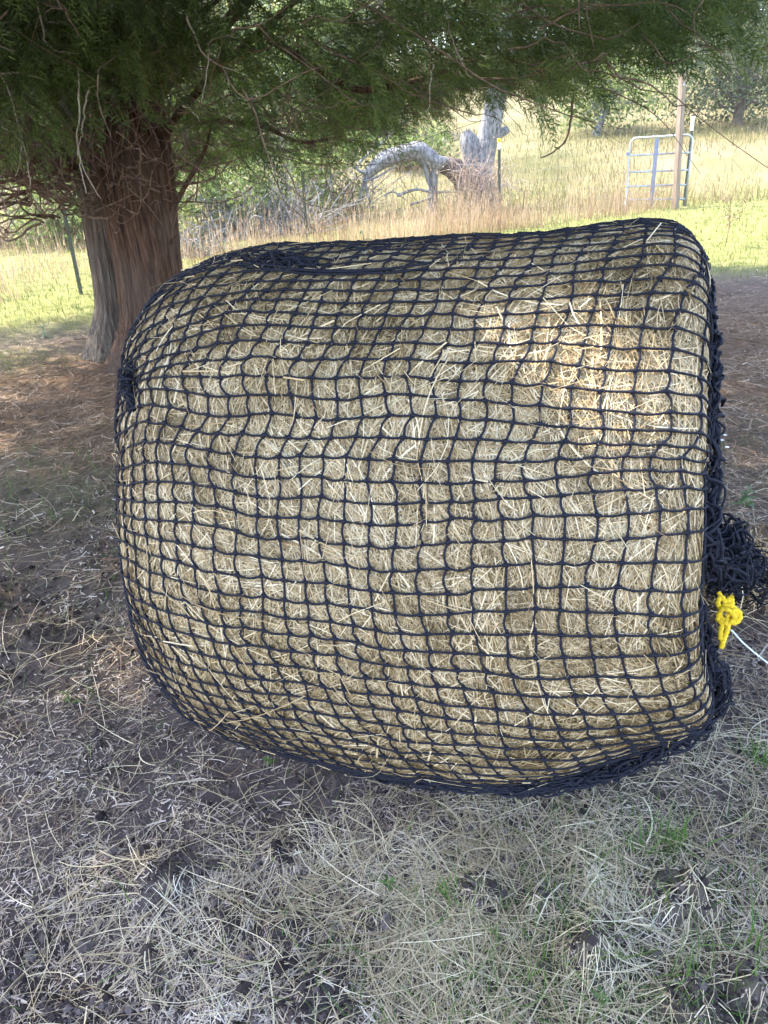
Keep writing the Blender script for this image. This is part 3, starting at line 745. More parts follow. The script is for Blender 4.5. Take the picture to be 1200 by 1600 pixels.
for P2, Y in HANG:
    mb = MB()
    pts = spline([at(px, py, Y + .02 * j) for j, (px, py) in enumerate(P2)], 18)
    pts = pts + .008 * np.stack([noise(np.arange(18) * .7, Y * 9 + P2[0][0], q) for q in (1., 2., 3.)], -1)
    mb.tube(pts, np.linspace(.0055, .0022, 18) if Y < 6 else np.linspace(.012, .005, 18), 5)
    mb.build('hanging_twig', M_pale if Y < 6 else M_twig, cedar, smooth=True)
for P2, Y, r0 in [([(420, 60), (500, 110), (560, 140), (640, 128), (700, 110)], 5.4, .03), ([(300, 190), (400, 195), (470, 222), (540, 212)], 5.6, .018), ([(268, 330), (290, 290), (318, 240), (330, 200)], 6.2, .022),
                  ([(150, 285), (90, 272), (40, 250), (-30, 255)], 6.0, .012), ([(150, 280), (60, 250), (-40, 225)], 6.1, .014), ([(270, 380), (274, 372), (279, 366)], 6.3, .012)]:
    pts = spline([at(px, py, Y) for px, py in P2], 24)
    mb = MB(); mb.tube(pts, np.linspace(r0, r0 * .45, 24), 7)
    mb.build('low_limb', M_bark, cedar, smooth=True)
# ---------------------------------------------------------------- fence, gate and post
M_steel_post = plain_mat('green_steel', (.05, .06, .05), (.11, .12, .10), (30, 30, 30), .6, .2)
M_zinc = plain_mat('galvanised_tube', (.34, .35, .37), (.52, .53, .55), (12, 12, 12), .38, .1, metal=.7)
M_wood = plain_mat('weathered_post_wood', (.18, .13, .095), (.36, .28, .21), (40, 40, 3), .85, .6)
M_white = plain_mat('white_paint', (.65, .65, .62), (.8, .8, .77), (20, 20, 20), .6, 0)
M_yell = plain_mat('yellow_plastic', (.55, .40, .03), (.75, .58, .05), (20, 20, 20), .5, 0)
def tpost_mb(b, t, w=.035):
    mb = MB(); b = np.asarray(b); t = np.asarray(t); u = nrm(t - b)
    a = nrm(np.cross(u, [0, 1., 0])); c = np.cross(u, a); L = np.linalg.norm(t - b)
    M = np.stack([a, c, u], 1)
    mb.box((b + t) / 2 + c * w * .2, (w, .006, L), M); mb.box((b + t) / 2 - c * w * .2, (.006, w * .8, L - .002), M)
    for k in range(int(L / .06)): mb.box(b + u * (.05 + k * .06) + c * (w * .2 + .005), (.012, .008, .02), M)
    return mb
fence = empty('wire_fence', (-1.0, 13.6, 0), 'sagging wire fence on thin steel posts behind the hay bale', 'fence')
FP = [(at(127, 459, 10.3), at(98, 318, 10.3)), (at(480, 386, 13.5), at(473, 268, 13.5)), (at(780, 354, 14.8), at(780, 232, 14.8))]
fp = []
for b, t in FP:
    b = b.copy(); b[2] = float(gz(b[0], b[1])) - .05
    tpost_mb(b, t, .05).build('post', M_steel_post, fence); fp.append((b, t))
b, t = fp[2]; u = nrm(t - b)
mb = MB(); mb.tube([t - u * .02, t + u * .10], .022, 8); mb.build('white_post_tip', M_white, fence)
mb = MB(); mb.tube([t + u * .10, t + u * .16, t + u * .165], [.03, .034, .015], 8); mb.build('yellow_cap', M_yell, fence)
M_wire = plain_mat('fence_wire', (.16, .16, .16), (.3, .3, .3), (20, 20, 20), .5, 0, metal=.6)
mb = MB()
ends = [(np.array([-7.2, 8.2, 0]), np.array([-7.3, 8.2, 1.2]))] + fp + [(at(1052, 326, 15.4), at(1060, 200, 15.4))]
for (b0, t0), (b1, t1) in zip(ends[:-1], ends[1:]):
    for f in (.12, .26, .4, .55, .7, .86):
        s = np.linspace(0, 1, 14)[:, None]; P = (b0 + (t0 - b0) * f) * (1 - s) + (b1 + (t1 - b1) * f) * s
        P[:, 2] -= .03 * np.sin(np.pi * s[:, 0]); mb.tube(P, .0016, 4, ref=np.array([0, 0, 1.]))
    n = int(np.linalg.norm(b1 - b0) / .16)
    for k in range(1, n):
        s = k / n; p0 = b0 * (1 - s) + b1 * s; p1 = t0 * (1 - s) + t1 * s
        mb.tube([p0 + (p1 - p0) * .12, p0 + (p1 - p0) * .86], .001, 3)
mb.build('woven_wire', M_wire, fence)

wp = empty('wooden_gate_post', at(1055, 326, 15.4) * np.array([1, 1, 0]), 'tall square weathered wooden post in front of the metal gate', 'post')
b, t = at(1055, 328, 15.4), at(1067, 116, 15.4); b[2] = -.1
mb = MB(); u = nrm(t - b); a = nrm(np.cross([0, 1., 0], u)); ang = .5
a, c = a * math.cos(ang) + np.cross(u, a) * math.sin(ang), np.cross(u, a * math.cos(ang) + np.cross(u, a) * math.sin(ang))
n = 30; ts = np.linspace(0, 1, n)
prof = np.array([[-1, -.86], [-.86, -1], [.86, -1], [1, -.86], [1, .86], [.86, 1], [-.86, 1], [-1, .86]]) * .052
V = b + (t - b) * ts[:, None, None] + (a * prof[:, :1] + c * prof[:, 1:])[None] * (1 + .05 * noise(ts * 9, 3., 1.))[:, None, None]
V[-1, :4] += u * .05
i = np.arange(n - 1)[:, None] * 8; j = np.arange(8)[None]; j2 = (j + 1) % 8
mb.add(V, np.concatenate([np.stack([i + j, i + j2, i + 8 + j2, i + 8 + j], -1).reshape(-1, 4), [[(n - 1) * 8 + q for q in (0, 1, 2, 7)], [(n - 1) * 8 + q for q in (2, 3, 6, 7)], [(n - 1) * 8 + q for q in (3, 4, 5, 6)]]]))
mb.build('post_timber', M_wood, wp)
mb = MB(); q = b + (t - b) * .93
mb.box(q - np.array([0, .058, 0]), (.085, .012, .03)); mb.build('staple_plate', M_zinc, wp)

gA, gB = at(977, 327, 15.95), at(1071, 322, 15.35); gA[2] = 0; gB[2] = 0
gate = empty('metal_gate', gA, 'open five-bar tubular metal gate beside the tall wooden post', 'gate')
top = at(977, 217, 15.95)[2]; gd = nrm(gB - gA); zs = [.16, .41, .67, .97]
up = np.array([0, 0, 1.0]); gl = np.linalg.norm(gB - gA)
arc = [gA + gd * (.12 - .12 * math.cos(q)) + up * (top - .12 + .12 * math.sin(q)) for q in np.linspace(0, np.pi / 2, 7)]
arc2 = [gB - gd * (.12 - .12 * math.cos(q)) + up * (top - .12 + .12 * math.sin(q)) for q in np.linspace(np.pi / 2, 0, 7)]
mb = MB(); mb.tube([gA + up * .02, gA + up * .6] + arc + arc2 + [gB + up * .6, gB + up * .02], .021, 10); mb.build('gate_frame', M_zinc, gate, smooth=True)
for z in zs:
    mb = MB(); mb.tube([gA + up * z + gd * .02, gB + up * z - gd * .02], .019, 10); mb.build('rail', M_zinc, gate, smooth=True)
M_blue = plain_mat('blue_grey_steel', (.16, .18, .26), (.25, .28, .37), (20, 20, 20), .5, .1)
mb = MB(); Mx = np.stack([gd, np.cross(up, gd), up], 1); mb.box(gA + gd * gl * .44 + up * (top / 2) + np.cross(up, gd) * -.024, (.075, .012, top - .05), Mx); mb.build('brace', M_blue, gate)
mb = MB(); mb.box(gA + up * (top - .27) - gd * .03, (.05, .05, .06), Mx); mb.tube([gA + up * (top - .27) - gd * .02, gA + up * (top - .3) - gd * .07], .012, 6); mb.build('latch', M_blue, gate)
sp = empty('steel_hinge_post', at(1072, 286, 15.8) * np.array([1, 1, 0]), 'thin leaning steel post with a white tip right of the wooden post', 'post')
b, t = at(1070, 300, 15.8), at(1083, 184, 15.8); b[2] = -.05
tpost_mb(b, t, .05).build('post_shaft', M_steel_post, sp)
u = nrm(t - b); mb = MB(); mb.tube([t - u * .22, t + u * .03], .034, 8); mb.build('white_tip', M_white, sp)

# ---------------------------------------------------------------- trees, deadwood and brush beyond the fence
def leaves(mb, P, size, flat=.5):
    n = len(P); d = nrm(rng.normal(0, 1, (n, 3)) + np.array([0, 0, -.2])); s = nrm(np.cross(d, rng.normal(0, 1, (n, 3)) + np.array([0, 0, 1.5])))
    L = size * rng.uniform(.6, 1.4, n)[:, None]
    v = np.stack([P - d * L * .5, P + s * L * .28, P + d * L * .5, P - s * L * .28], 1)
    mb.add(v, np.arange(n * 4).reshape(n, 4))
def crown_pts(n, c, rad, ncl, cl_r, seed):
    r = np.random.default_rng(seed)
    d = nrm(r.normal(0, 1, (ncl, 3))); cc = np.asarray(c) + d * np.asarray(rad) * (r.random((ncl, 1)) ** .45)
    k = r.integers(0, ncl, n); return cc[k] + r.normal(0, 1, (n, 3)) * cl_r * r.uniform(.6, 1.3, (ncl, 1))[k], cc
GREEN_A = strand_mat('broad_leaves', [(0, (.08, .12, .035)), (.5, (.18, .24, .07)), (1, (.36, .39, .14))], rough=.5, transl=.55, noise_scale=.7)
GREEN_B = strand_mat('dull_cedar_leaves', [(0, (.045, .062, .03)), (.5, (.08, .105, .045)), (1, (.17, .18, .085))], rough=.6, transl=.4, noise_scale=.7)
GREEN_C = strand_mat('yellowing_leaves', [(0, (.075, .10, .028)), (.5, (.17, .19, .055)), (1, (.32, .29, .11))], rough=.5, transl=.5, noise_scale=.7)
M_grey = plain_mat('silver_deadwood', (.05, .047, .044), (.34, .325, .31), (22, 22, 6), .85, .7, dist=.03)
M_brown = plain_mat('brown_bark', (.07, .05, .04), (.20, .15, .12), (14, 14, 4), .9, .7, dist=.03)
def add_tree(name, label, cat, base, tr_path, tr_r, c, rad, n, size, mat, bark, seed, group=None, ncl=40, cl_r=.45, limbs=14):
    base = np.asarray(base, float); base[2] = float(gz(base[0], base[1])) - .05
    r = empty(name, base, label, cat, group)
    pts = spline([base] + [np.asarray(q, float) for q in tr_path], 16)
    mb = MB(); mb.tube(pts, np.interp(np.linspace(0, 1, 16), np.linspace(0, 1, len(tr_r)), tr_r), 10)
    mb.build('trunk', bark, r, smooth=True)
    P, cc = crown_pts(n, c, rad, ncl, cl_r, seed)
    k = P[:, 2] > base[2] + .2; mb = MB(); leaves(mb, P[k], size); mb.build('crown', mat, r)
    if limbs:
        mb = MB()
        for q in cc[:limbs]:
            s0 = pts[rng.integers(6, 15)]; mb.tube(spline([s0, (s0 + q) / 2 + rng.normal(0, .15, 3), q], 8), np.linspace(tr_r[-1] * .6, .012, 8), 5, cap=False)
        mb.build('limbs', bark, r, smooth=True)
    return r
gb = lambda px, py, Y: at(px, py, Y)
b = gb(1140, 262, 26); add_tree('cedar_tree', 'distant dark cedar with a bare brown trunk right of the gate', 'tree', b, [b + np.array([.05, 0, 1.3]), b + np.array([.1, 0, 2.6]), b + np.array([.1, 0, 5])], [.21, .17, .14, .07],
         b + np.array([.3, .3, 3.0]), (2.6, 2.2, 1.9), 9500, .13, GREEN_B, M_brown, 5, None, 70, .5, 30)
b = gb(1215, 262, 31); add_tree('broadleaf_tree', 'yellowing broadleaf tree at the right edge behind the dark cedar', 'tree', b, [b + np.array([0, 0, 2.5]), b + np.array([.2, 0, 5])], [.2, .14, .08],
         b + np.array([.2, 2.0, 6.2]), (3.2, 2.5, 3.6), 7000, .2, GREEN_C, M_brown, 6, None, 60, .6, 20)
b = gb(930, 232, 27); add_tree('broadleaf_tree', 'leafy green tree low behind the metal gate', 'tree', b, [b + np.array([.1, 0, .7]), b + np.array([.3, 0, 1.3]), b + np.array([.9, 0, 2.4])], [.17, .13, .09, .04],
         b + np.array([.7, .2, 1.75]), (2.2, 1.6, 1.15), 5000, .13, GREEN_A, M_grey, 7, None, 55, .42, 26)
b = gb(600, 232, 30); add_tree('broadleaf_tree', 'green tree standing half hidden left of the bleached log', 'tree', b, [b + np.array([0, 0, 2.5]), b + np.array([.2, 0, 5])], [.2, .14, .08],
         b + np.array([-2.2, 2.0, 3.2]), (3.0, 2.5, 2.2), 9000, .2, GREEN_A, M_brown, 8, None, 50, .55, 20)

Yd = 17.6                                                      # the silver dead tree
dead = empty('dead_tree', gb(745, 335, Yd) * np.array([1, 1, 0]), 'pale grey dead tree with a forked trunk rising into the cedar foliage', 'tree')
p0 = [gb(752, 338, Yd), gb(748, 290, Yd), gb(742, 250, Yd), gb(733, 222, Yd), gb(727, 205, Yd)]
trunk(p0, [.36, .30, .27, .20, .10], 'trunk', dead, M_grey, .2, 3., 36, 30)
p1 = [gb(750, 275, Yd - .05), gb(757, 235, Yd), gb(766, 195, Yd), gb(774, 150, Yd), gb(785, 90, Yd), gb(790, 20, Yd)]
trunk(p1, [.24, .23, .22, .21, .17, .1], 'trunk', dead, M_grey, .15, 5., 36, 34)
mb = MB(); mb.tube(spline([gb(770, 212, Yd), gb(782, 208, Yd), gb(794, 202, Yd)], 8), np.linspace(.14, .07, 8), 9)
mb.build('broken_limb', M_grey, dead, smooth=True); mb = MB(); mb.tube(spline([gb(778, 130, Yd), gb(800, 90, Yd), gb(840, 60, Yd)], 8), np.linspace(.12, .05, 8), 9)
mb.build('broken_limb', M_grey, dead, smooth=True)
log = empty('fallen_log', gb(680, 336, 17.2) * np.array([1, 1, 0]), 'bleached arching fallen trunk propped on a short upright snag', 'log')
Yl = 17.2
trunk([gb(568, 284, Yl), gb(580, 268, Yl), gb(600, 251, Yl), gb(625, 242, Yl), gb(652, 236, Yl), gb(668, 247, Yl), gb(682, 254, Yl), gb(701, 251, Yl)], [.05, .11, .16, .17, .19, .20, .17, .05], 'log_stem', log, M_grey, .2, 7., 30, 44)
trunk([gb(676, 336, Yl), gb(675, 300, Yl), gb(678, 262, Yl)], [.14, .10, .09], 'prop', log, M_grey, .2, 8., 20, 16)
trunk([gb(690, 258, Yl + .3), gb(708, 266, Yl + .3), gb(718, 282, Yl + .3), gb(716, 297, Yl + .3)], [.15, .2, .17, .08], 'broken_limb', log, M_brown, .25, 9., 24, 16)
mb = MB()
for P2, r in [([(569, 283), (564, 300), (560, 318)], .035), ([(570, 284), (574, 302), (582, 325)], .04), ([(572, 270), (560, 266), (556, 255)], .04), ([(570, 284), (592, 275), (614, 262)], .03), ([(620, 306), (650, 296), (672, 300), (705, 300)], .035),
              ([(640, 320), (665, 312), (690, 300)], .03), ([(600, 306), (615, 300), (637, 314)], .025), ([(605, 202), (622, 195), (638, 186)], .03), ([(560, 255), (590, 228), (640, 186)], .025), ([(664, 255), (668, 280), (676, 300)], .05)]:
    mb.tube(spline([gb(px, py, Yl - .1) for px, py in P2], 10), np.linspace(r, r * .4, 10), 6)
mb.build('bare_branches', M_grey, log, smooth=True)

def brush(name, label, cat, c, rad, ntw, nlf, mat, lsize, seed, tw=.012, bark=None, up=.5):
    c = np.asarray(c, float); c[2] = float(gz(c[0], c[1])); r = empty(name, c, label, cat, {'shrub': 'shrubs beyond the fence', 'brush pile': 'heaps of bleached branches'}.get(cat)); q = np.random.default_rng(seed)
    mb = MB()
    for k in range(ntw):
        s0 = c + q.normal(0, .3, 3) * np.array(rad) * np.array([1, 1, 0]); d = nrm(q.normal(0, 1, 3) + np.array([0, 0, up])); d[2] = abs(d[2]) * .9
        L = q.uniform(.5, 1.2); e = s0 + d * np.array(rad) * L
        pts = spline([s0, (s0 + e) / 2 + q.normal(0, .12, 3), e], 9); mb.tube(pts, np.linspace(tw * q.uniform(.6, 1.8), .004, 9), 4, cap=False)
        for _ in range(3):
            i0 = q.integers(3, 9); e2 = pts[i0] + q.normal(0, .28, 3); mb.tube([pts[i0], (pts[i0] + e2) / 2 + q.normal(0, .04, 3), e2], [.007, .005, .003], 3, cap=False)
    mb.build('stems', bark or M_twig, r, smooth=True)
    if nlf:
        P, _ = crown_pts(nlf, c + np.array([0, 0, rad[2] * .55]), np.array(rad) * .85, 36, .2, seed); P = P[P[:, 2] > c[2] + .05]
        mb = MB(); leaves(mb, P, lsize); mb.build('foliage', mat, r)
    return r
brush('shrub', 'green leafy shrub just right of the cedar trunk behind the fence', 'shrub', gb(350, 360, 16.5), (1.5, 1.0, 1.5), 60, 5200, GREEN_A, .10, 21)
brush('shrub', 'sparse green shrub tangled in the bare branches right of a fence post', 'shrub', gb(525, 352, 17.5), (1.3, 1.0, 1.7), 60, 2600, GREEN_A, .11, 22)
brush('shrub', 'low green shrub far left beyond the leaning fence post', 'shrub', gb(110, 372, 17), (1.4, 1.0, 1.1), 40, 3600, GREEN_A, .11, 23)
brush('shrub', 'pinkish dry shrub at the far left edge beyond the fence', 'shrub', gb(35, 380, 18), (1.9, 1.0, 1.7), 160, 900, strand_mat('pinkish_dry_leaves', [(0, (.20, .13, .10)), (1, (.45, .34, .27))], transl=.3), .07, 24)
brush('brush_pile', 'heap of bleached bare branches between the cedar trunk and fence post', 'brush pile', gb(420, 350, 16.0), (1.7, .9, 1.35), 130, 0, None, 0, 25, .016, M_grey, .25)
brush('brush_pile', 'small heap of bleached twigs low beside the cedar trunk', 'brush pile', gb(300, 392, 13.5), (.7, .5, .38), 70, 0, None, 0, 26, .012, M_grey, .2)
brush('shrub', 'dark green thicket behind the bleached log', 'shrub', gb(655, 305, 23), (1.3, .9, .9), 50, 1800, GREEN_A, .12, 27)
brush('shrub', 'leafless grey thicket behind the heap of bleached branches', 'shrub', gb(470, 325, 19), (2.2, .9, 1.9), 170, 1500, GREEN_B, .12, 28, .012, M_grey)

brush('dry_weeds', 'mass of tall pinkish dry weeds round the foot of the grey dead tree', 'weeds', gb(748, 345, 16.9), (.7, .4, 1.1), 130, 300, strand_mat('pinkish_seed_heads', [(0, (.22, .13, .11)), (1, (.48, .36, .31))], transl=.3), .035, 29, .006, plain_mat('pinkish_stems', (.24, .17, .13), (.46, .36, .28), (20, 20, 20), .8, 0), 2.2)
# far woods: one mass
mb = MB(); mt = MB()
r = np.random.default_rng(44)
for k in range(46):
    a = RAD(-36 + 72 * (k + r.uniform(-.4, .4)) / 45); d = r.uniform(62, 88); x, y = d * math.sin(a), d * math.cos(a); z = float(gz(x, y)); h = r.uniform(7, 12)
    P, cc = crown_pts(6500, (x, y, z + h * .58), (3.4, 3.0, h * .45), 44, .75, 100 + k); leaves(mb, P[P[:, 2] > z + .3], .27)
    mt.tube(spline([(x, y, z - .2), (x + .2, y, z + h * .4), (x, y, z + h * .8)], 8), np.linspace(.3, .08, 8), 6)
for k in range(26):                                           # nearer scrub on the left
    a = RAD(-37 + 30 * k / 25); d = r.uniform(30, 44); x, y = d * math.sin(a), d * math.cos(a); z = float(gz(x, y)); h = r.uniform(3.5, 7.5)
    P, cc = crown_pts(3000, (x, y, z + h * .5), (2.2, 1.8, h * .48), 36, .5, 300 + k); leaves(mb, P[P[:, 2] > z + .1], .26)
    mt.tube(spline([(x, y, z - .2), (x + .2, y, z + h * .4), (x, y, z + h * .8)], 8), np.linspace(.16, .05, 8), 6)
n1 = mb.n
woods = mb.build('far_woods', GREEN_C); tag(woods, 'mixed woodland closing off the hilltop meadow', 'woods', kind='stuff')
wt = mt.build('wood_trunks', M_brown, woods); tag(wt, kind='stuff')

# tall dry grass along the fence, and on the hill
M_tall = strand_mat('tall_dry_grass', [(0, (.20, .12, .075)), (.35, (.36, .24, .15)), (.7, (.50, .38, .24)), (1, (.60, .50, .34))], rough=.7, transl=.3, noise_scale=.6)
mb = MB()
n = 15000
s = rng.random(n); o = rng.exponential(1.5, n) - .5
x = -8 + 15.5 * s + rng.normal(0, .3, n) - o * .55; y = 8.9 + 7.6 * s + o * .85
x2 = rng.uniform(-9, 14, 7000); y2 = rng.uniform(15.5, 27, 7000); kk = fbm(x2 * .35, y2 * .35, 12., 3) > .12
x = np.concatenate([x, x2[kk]]); y = np.concatenate([y, y2[kk]]); n = len(x)
dens = .45 + .7 * fbm(x * .7, y * .7, 2., 3) + .5 * np.exp(-((x - 2.0) / .9) ** 2)
k = (rng.random(n) < dens) & ~((x > 3.2) & (rng.random(n) < .3)) & (y < 27)
x, y = x[k], y[k]; n = len(x)
pts, side, w = standing(x, y, np.clip(rng.lognormal(math.log(.42), .42, n), .15, 1.2), rng.uniform(.006, .012, n), .14, 4, .25)
mb.blades(pts, side, w)
q = rng.random(n) < .45                                       # seed heads
tip = pts[q, -1]; mb.blades(np.stack([tip + np.array([0, 0, -.09]), tip + np.array([0, 0, -.04]), tip + np.array([0, 0, .02])], 1) + rng.normal(0, .01, (q.sum(), 1, 3)), side[q], np.full(q.sum(), .02))
tag(mb.build('tall_dry_grass', M_tall), 'tall reddish dry grass standing along the fence line', 'dry grass', kind='stuff')
M_hill = strand_mat('meadow_grass', [(0, (.075, .092, .026)), (.4, (.155, .146, .048)), (.75, (.24, .20, .082)), (1, (.33, .265, .135))], rough=.7, transl=.35, noise_scale=.25)
mb = MB()
d = np.exp(rng.uniform(math.log(16), math.log(62), 60000)); a = np.radians(rng.uniform(-36, 36, 60000)); x, y = d * np.sin(a), d * np.cos(a)
k = (y > 15.5) & (rng.random(60000) < .55 + .6 * fbm(x * .2, y * .2, 6., 3)); x, y, d = x[k], y[k], d[k]; n = len(x)
mb.blades(*standing(x, y, np.clip(rng.lognormal(math.log(.26), .4, n), .1, .8), .007 + d * .00055 * rng.uniform(.6, 1.4, n), .4, 3, .6))
tag(mb.build('meadow_grass', M_hill), 'long yellowing meadow grass on the rising hill', 'grass', kind='stuff')
# ---------------------------------------------------------------- gathered net at the right end, rope, cord
def tangle(mb, path, rad, n, seed, L=.35, r=None, flat=1.0, floor=None):
    """crumpled net: looping cords that wander inside a bundle along a path"""
    q = np.random.default_rng(seed); C = spline(path, 60); rad = np.interp(np.linspace(0, 1, 60), np.linspace(0, 1, len(rad)), rad)
    seg = np.concatenate([[0], np.cumsum(np.linalg.norm(np.diff(C, axis=0), axis=1))]); tot = seg[-1]
    for k in range(n):
        c0 = q.uniform(-.1, 1) * tot; l = L * q.uniform(.5, 1.6); m_ = 34
        ss = np.clip(np.linspace(c0, c0 + l, m_), 0, tot)
        P = np.stack([np.interp(ss, seg, C[:, j]) for j in range(3)], -1); R = np.interp(ss, seg, rad)
        o = q.uniform(-40, 40, 3); f = q.uniform(.16, .34)
        W = np.stack([noise(np.arange(m_) * f + o[j], k * 3.7 + j, seed) for j in range(3)], -1) * 1.5
        P = P + W * R[:, None] * np.array([1, 1, flat])
        if floor is not None: P[:, 2] = np.maximum(P[:, 2], gz(P[:, 0], P[:, 1]) + CR)
        fr = (np.arange(m_) * .16 + q.random()) % 1
        mb.tube(P, CR * (1 + .8 * np.exp(-((np.minimum(fr, 1 - fr)) / .12) ** 2)), 5)
def on(u, T, l=.0):
    return surf(S_of(np.array([u])), np.array([T]))[0] + surf_n(S_of(np.array([u])), np.array([T]))[0][0] * l
E0 = [on(1.875, T, .018) for T in (1.75, 2.0, 2.3, 2.6, 2.85)]
J = at(1128, 872, 1.42)
TAIL = [J, at(1139, 882, 1.75), at(1163, 897, 2.12), at(1200, 908, 2.36), at(1290, 925, 2.45)]
mb = MB()
tangle(mb, [on(1.84, 1.35, .01), on(1.85, 1.65, .01)] + E0[1:] + [J], [.005, .009, .013, .015, .017, .022, .04], 110, 51, .22)
mb.build('gathered_rim', M_net, net, smooth=True)
mb = MB()
tangle(mb, [J + np.array([-.01, -.02, .07])] + TAIL, [.035, .045, .058, .078, .088, .088], 185, 52, .30, flat=.85, floor=1)
mb.build('gathered_tail', M_net, net, smooth=True)
mb = MB()
tangle(mb, [on(1.20, 3.84, .012), on(1.5, 3.76, .016), on(1.72, 3.66, .02), on(1.86, 3.58, .022), on(1.92, 3.35, .02), on(1.93, 3.1, .014)], [.006, .013, .018, .022, .02, .012], 95, 53, .28, floor=1)
mb.build('gathered_hem', M_net, net, smooth=True); mb = MB()
tangle(mb, [on(.80, 3.85, .008), on(1.05, 3.92, .01), on(1.3, 3.85, .012)], [.006, .010, .012], 26, 54, .3, floor=1)
mb.build('gathered_hem', M_net, net, smooth=True)
mb = MB()
tangle(mb, [on(.655, 2.20, .012), on(.655, 2.27, .02), on(.66, 2.36, .008)], [.008, .017, .008], 15, 55, .14)
mb.build('gathered_knot', M_net, net, smooth=True); mb = MB()
tangle(mb, [on(.83, 1.75, .008), on(.92, 1.80, .012), on(1.02, 1.83, .008)], [.010, .022, .010], 30, 56, .16)
mb.build('gathered_knot', M_net, net, smooth=True)
mb = MB()                                                     # slack rope lying in the fold on top
for dT, k in ((0, 0), (.012, 1), (.03, 2)):
    uu = np.linspace(.86, 1.28, 60); TT_ = 1.80 + .10 * np.sin((uu - .86) / .42 * np.pi * .8) + dT + .010 * noise(uu * 14, k * 5., 1.)
    mb.tube(np.stack([on(a_, b_, .016) for a_, b_ in zip(uu, TT_)]), CR * 1.15, 6)
mb.build('slack_rope', M_net, net, smooth=True)
# hay caught in the tail
q = np.random.default_rng(9); n = 1900
_tl = spline(TAIL, 60); c = _tl[q.integers(22, 60, n)] + q.normal(0, .056, (n, 3)); d = nrm(q.normal(0, 1, (n, 3))); L = q.uniform(.04, .16, n)
t = np.linspace(-.5, .5, 4)[None, :, None]; pts = c[:, None] + d[:, None] * t * L[:, None, None] + q.normal(0, .006, (n, 4, 3)); pts[..., 2] = np.maximum(pts[..., 2], .01)
mb = MB(); mb.ribbons(pts, nrm(np.cross(d, q.normal(0, 1, (n, 3)))), q.uniform(.0015, .0035, n)); tag(mb.build('caught_hay', M_hay, net), kind='stuff')

m, nt = mat_new('yellow_rope'); g = G(nt)
tc = g.n('ShaderNodeTexCoord'); wv = g.n('ShaderNodeTexNoise', Scale=160.0, Detail=3.0); nt.links.new(tc.outputs['Object'], wv.inputs['Vector'])
p = g.n('ShaderNodeBsdfPrincipled', Roughness=.85); g.set(p.inputs['Base Color'], g.ramp(wv.outputs[0], [(.3, (.60, .36, .004)), (.7, (.84, .60, .02))]))
bp = g.n('ShaderNodeBump', Strength=.5, Distance=.002); nt.links.new(wv.outputs[0], bp.inputs['Height']); nt.links.new(bp.outputs[0], p.inputs['Normal'])
out = g.n('ShaderNodeOutputMaterial'); nt.links.new(p.outputs[0], out.inputs[0]); M_rope = m
Yk = 1.27
K0 = at(1133, 958, Yk)
rope = empty('knotted_rope', K0, 'bright yellow rope knot with a thin white cord at the right rim of the bale', 'rope')
px = Yk / (FWD @ nrm(ray(1133, 958)) ) * 0 + np.linalg.norm(K0 - np.array([0, 0, H])) / np.linalg.norm(ray(1133, 958))   # metres per pixel there
def kp(dx, dy, dz=0.0): return K0 + RGT * dx * px - UPV * dy * px - FWD * dz * px
mb = MB()
LOOPS = [[(-8, -6, 0), (-2, -14, 8), (9, -10, 10), (13, 2, 8), (6, 10, 6), (-6, 8, 4), (-9, 0, 0)], [(0, 4, 6), (8, -6, 12), (17, -3, 10), (20, 7, 6), (13, 14, 6), (3, 12, 8), (-2, 6, 6)],
         [(-12, 4, 2), (-8, -8, 10), (2, -4, 15), (8, 6, 14), (0, 14, 10), (-10, 12, 4), (-13, 6, 0)], [(-9, -8, 2), (-13, -17, 4), (-8, -26, 4), (-3, -18, 6), (-4, -8, 6)], [(0, -8, 4), (2, -20, 6), (7, -24, 5), (8, -14, 6), (5, -6, 6)]]
for k, lp in enumerate(LOOPS):
    pts = spline([kp(*a_) for a_ in lp], 44); mb.tube(pts, 4.0 * px * (1 + .12 * np.sin(np.arange(44) * 1.3)), 8)
mb.build('knot', M_rope, rope, smooth=True)
for lp, r in [([(-4, 12, 4), (-9, 24, 6), (-10, 36, 6), (-6, 44, 5), (-8, 54, 4)], 4.2), ([(2, 14, 8), (-1, 26, 9), (-5, 38, 8), (-7, 46, 6)], 4.0), ([(-10, -24, 3), (-9, -29, 3), (-12, -33, 2)], 3.2), ([(5, -22, 5), (9, -28, 5)], 3.2)]:
    mb = MB(); pts = spline([kp(*a_) for a_ in lp], 30); mb.tube(pts, r * px * (1 + .12 * np.sin(np.arange(30) * 1.3)), 8)
    mb.build('rope_tail', M_rope, rope, smooth=True)
M_cord = plain_mat('white_cord', (.62, .64, .68), (.85, .86, .88), (300, 300, 300), .6, .2, dist=.001)
mb = MB(); pts = spline([kp(8, 26, 4), at(1165, 1008, 1.36), at(1205, 1040, 1.45), at(1300, 1110, 1.6)], 40); mb.tube(pts, .0021, 6)
mb.build('white_cord', M_cord, rope)

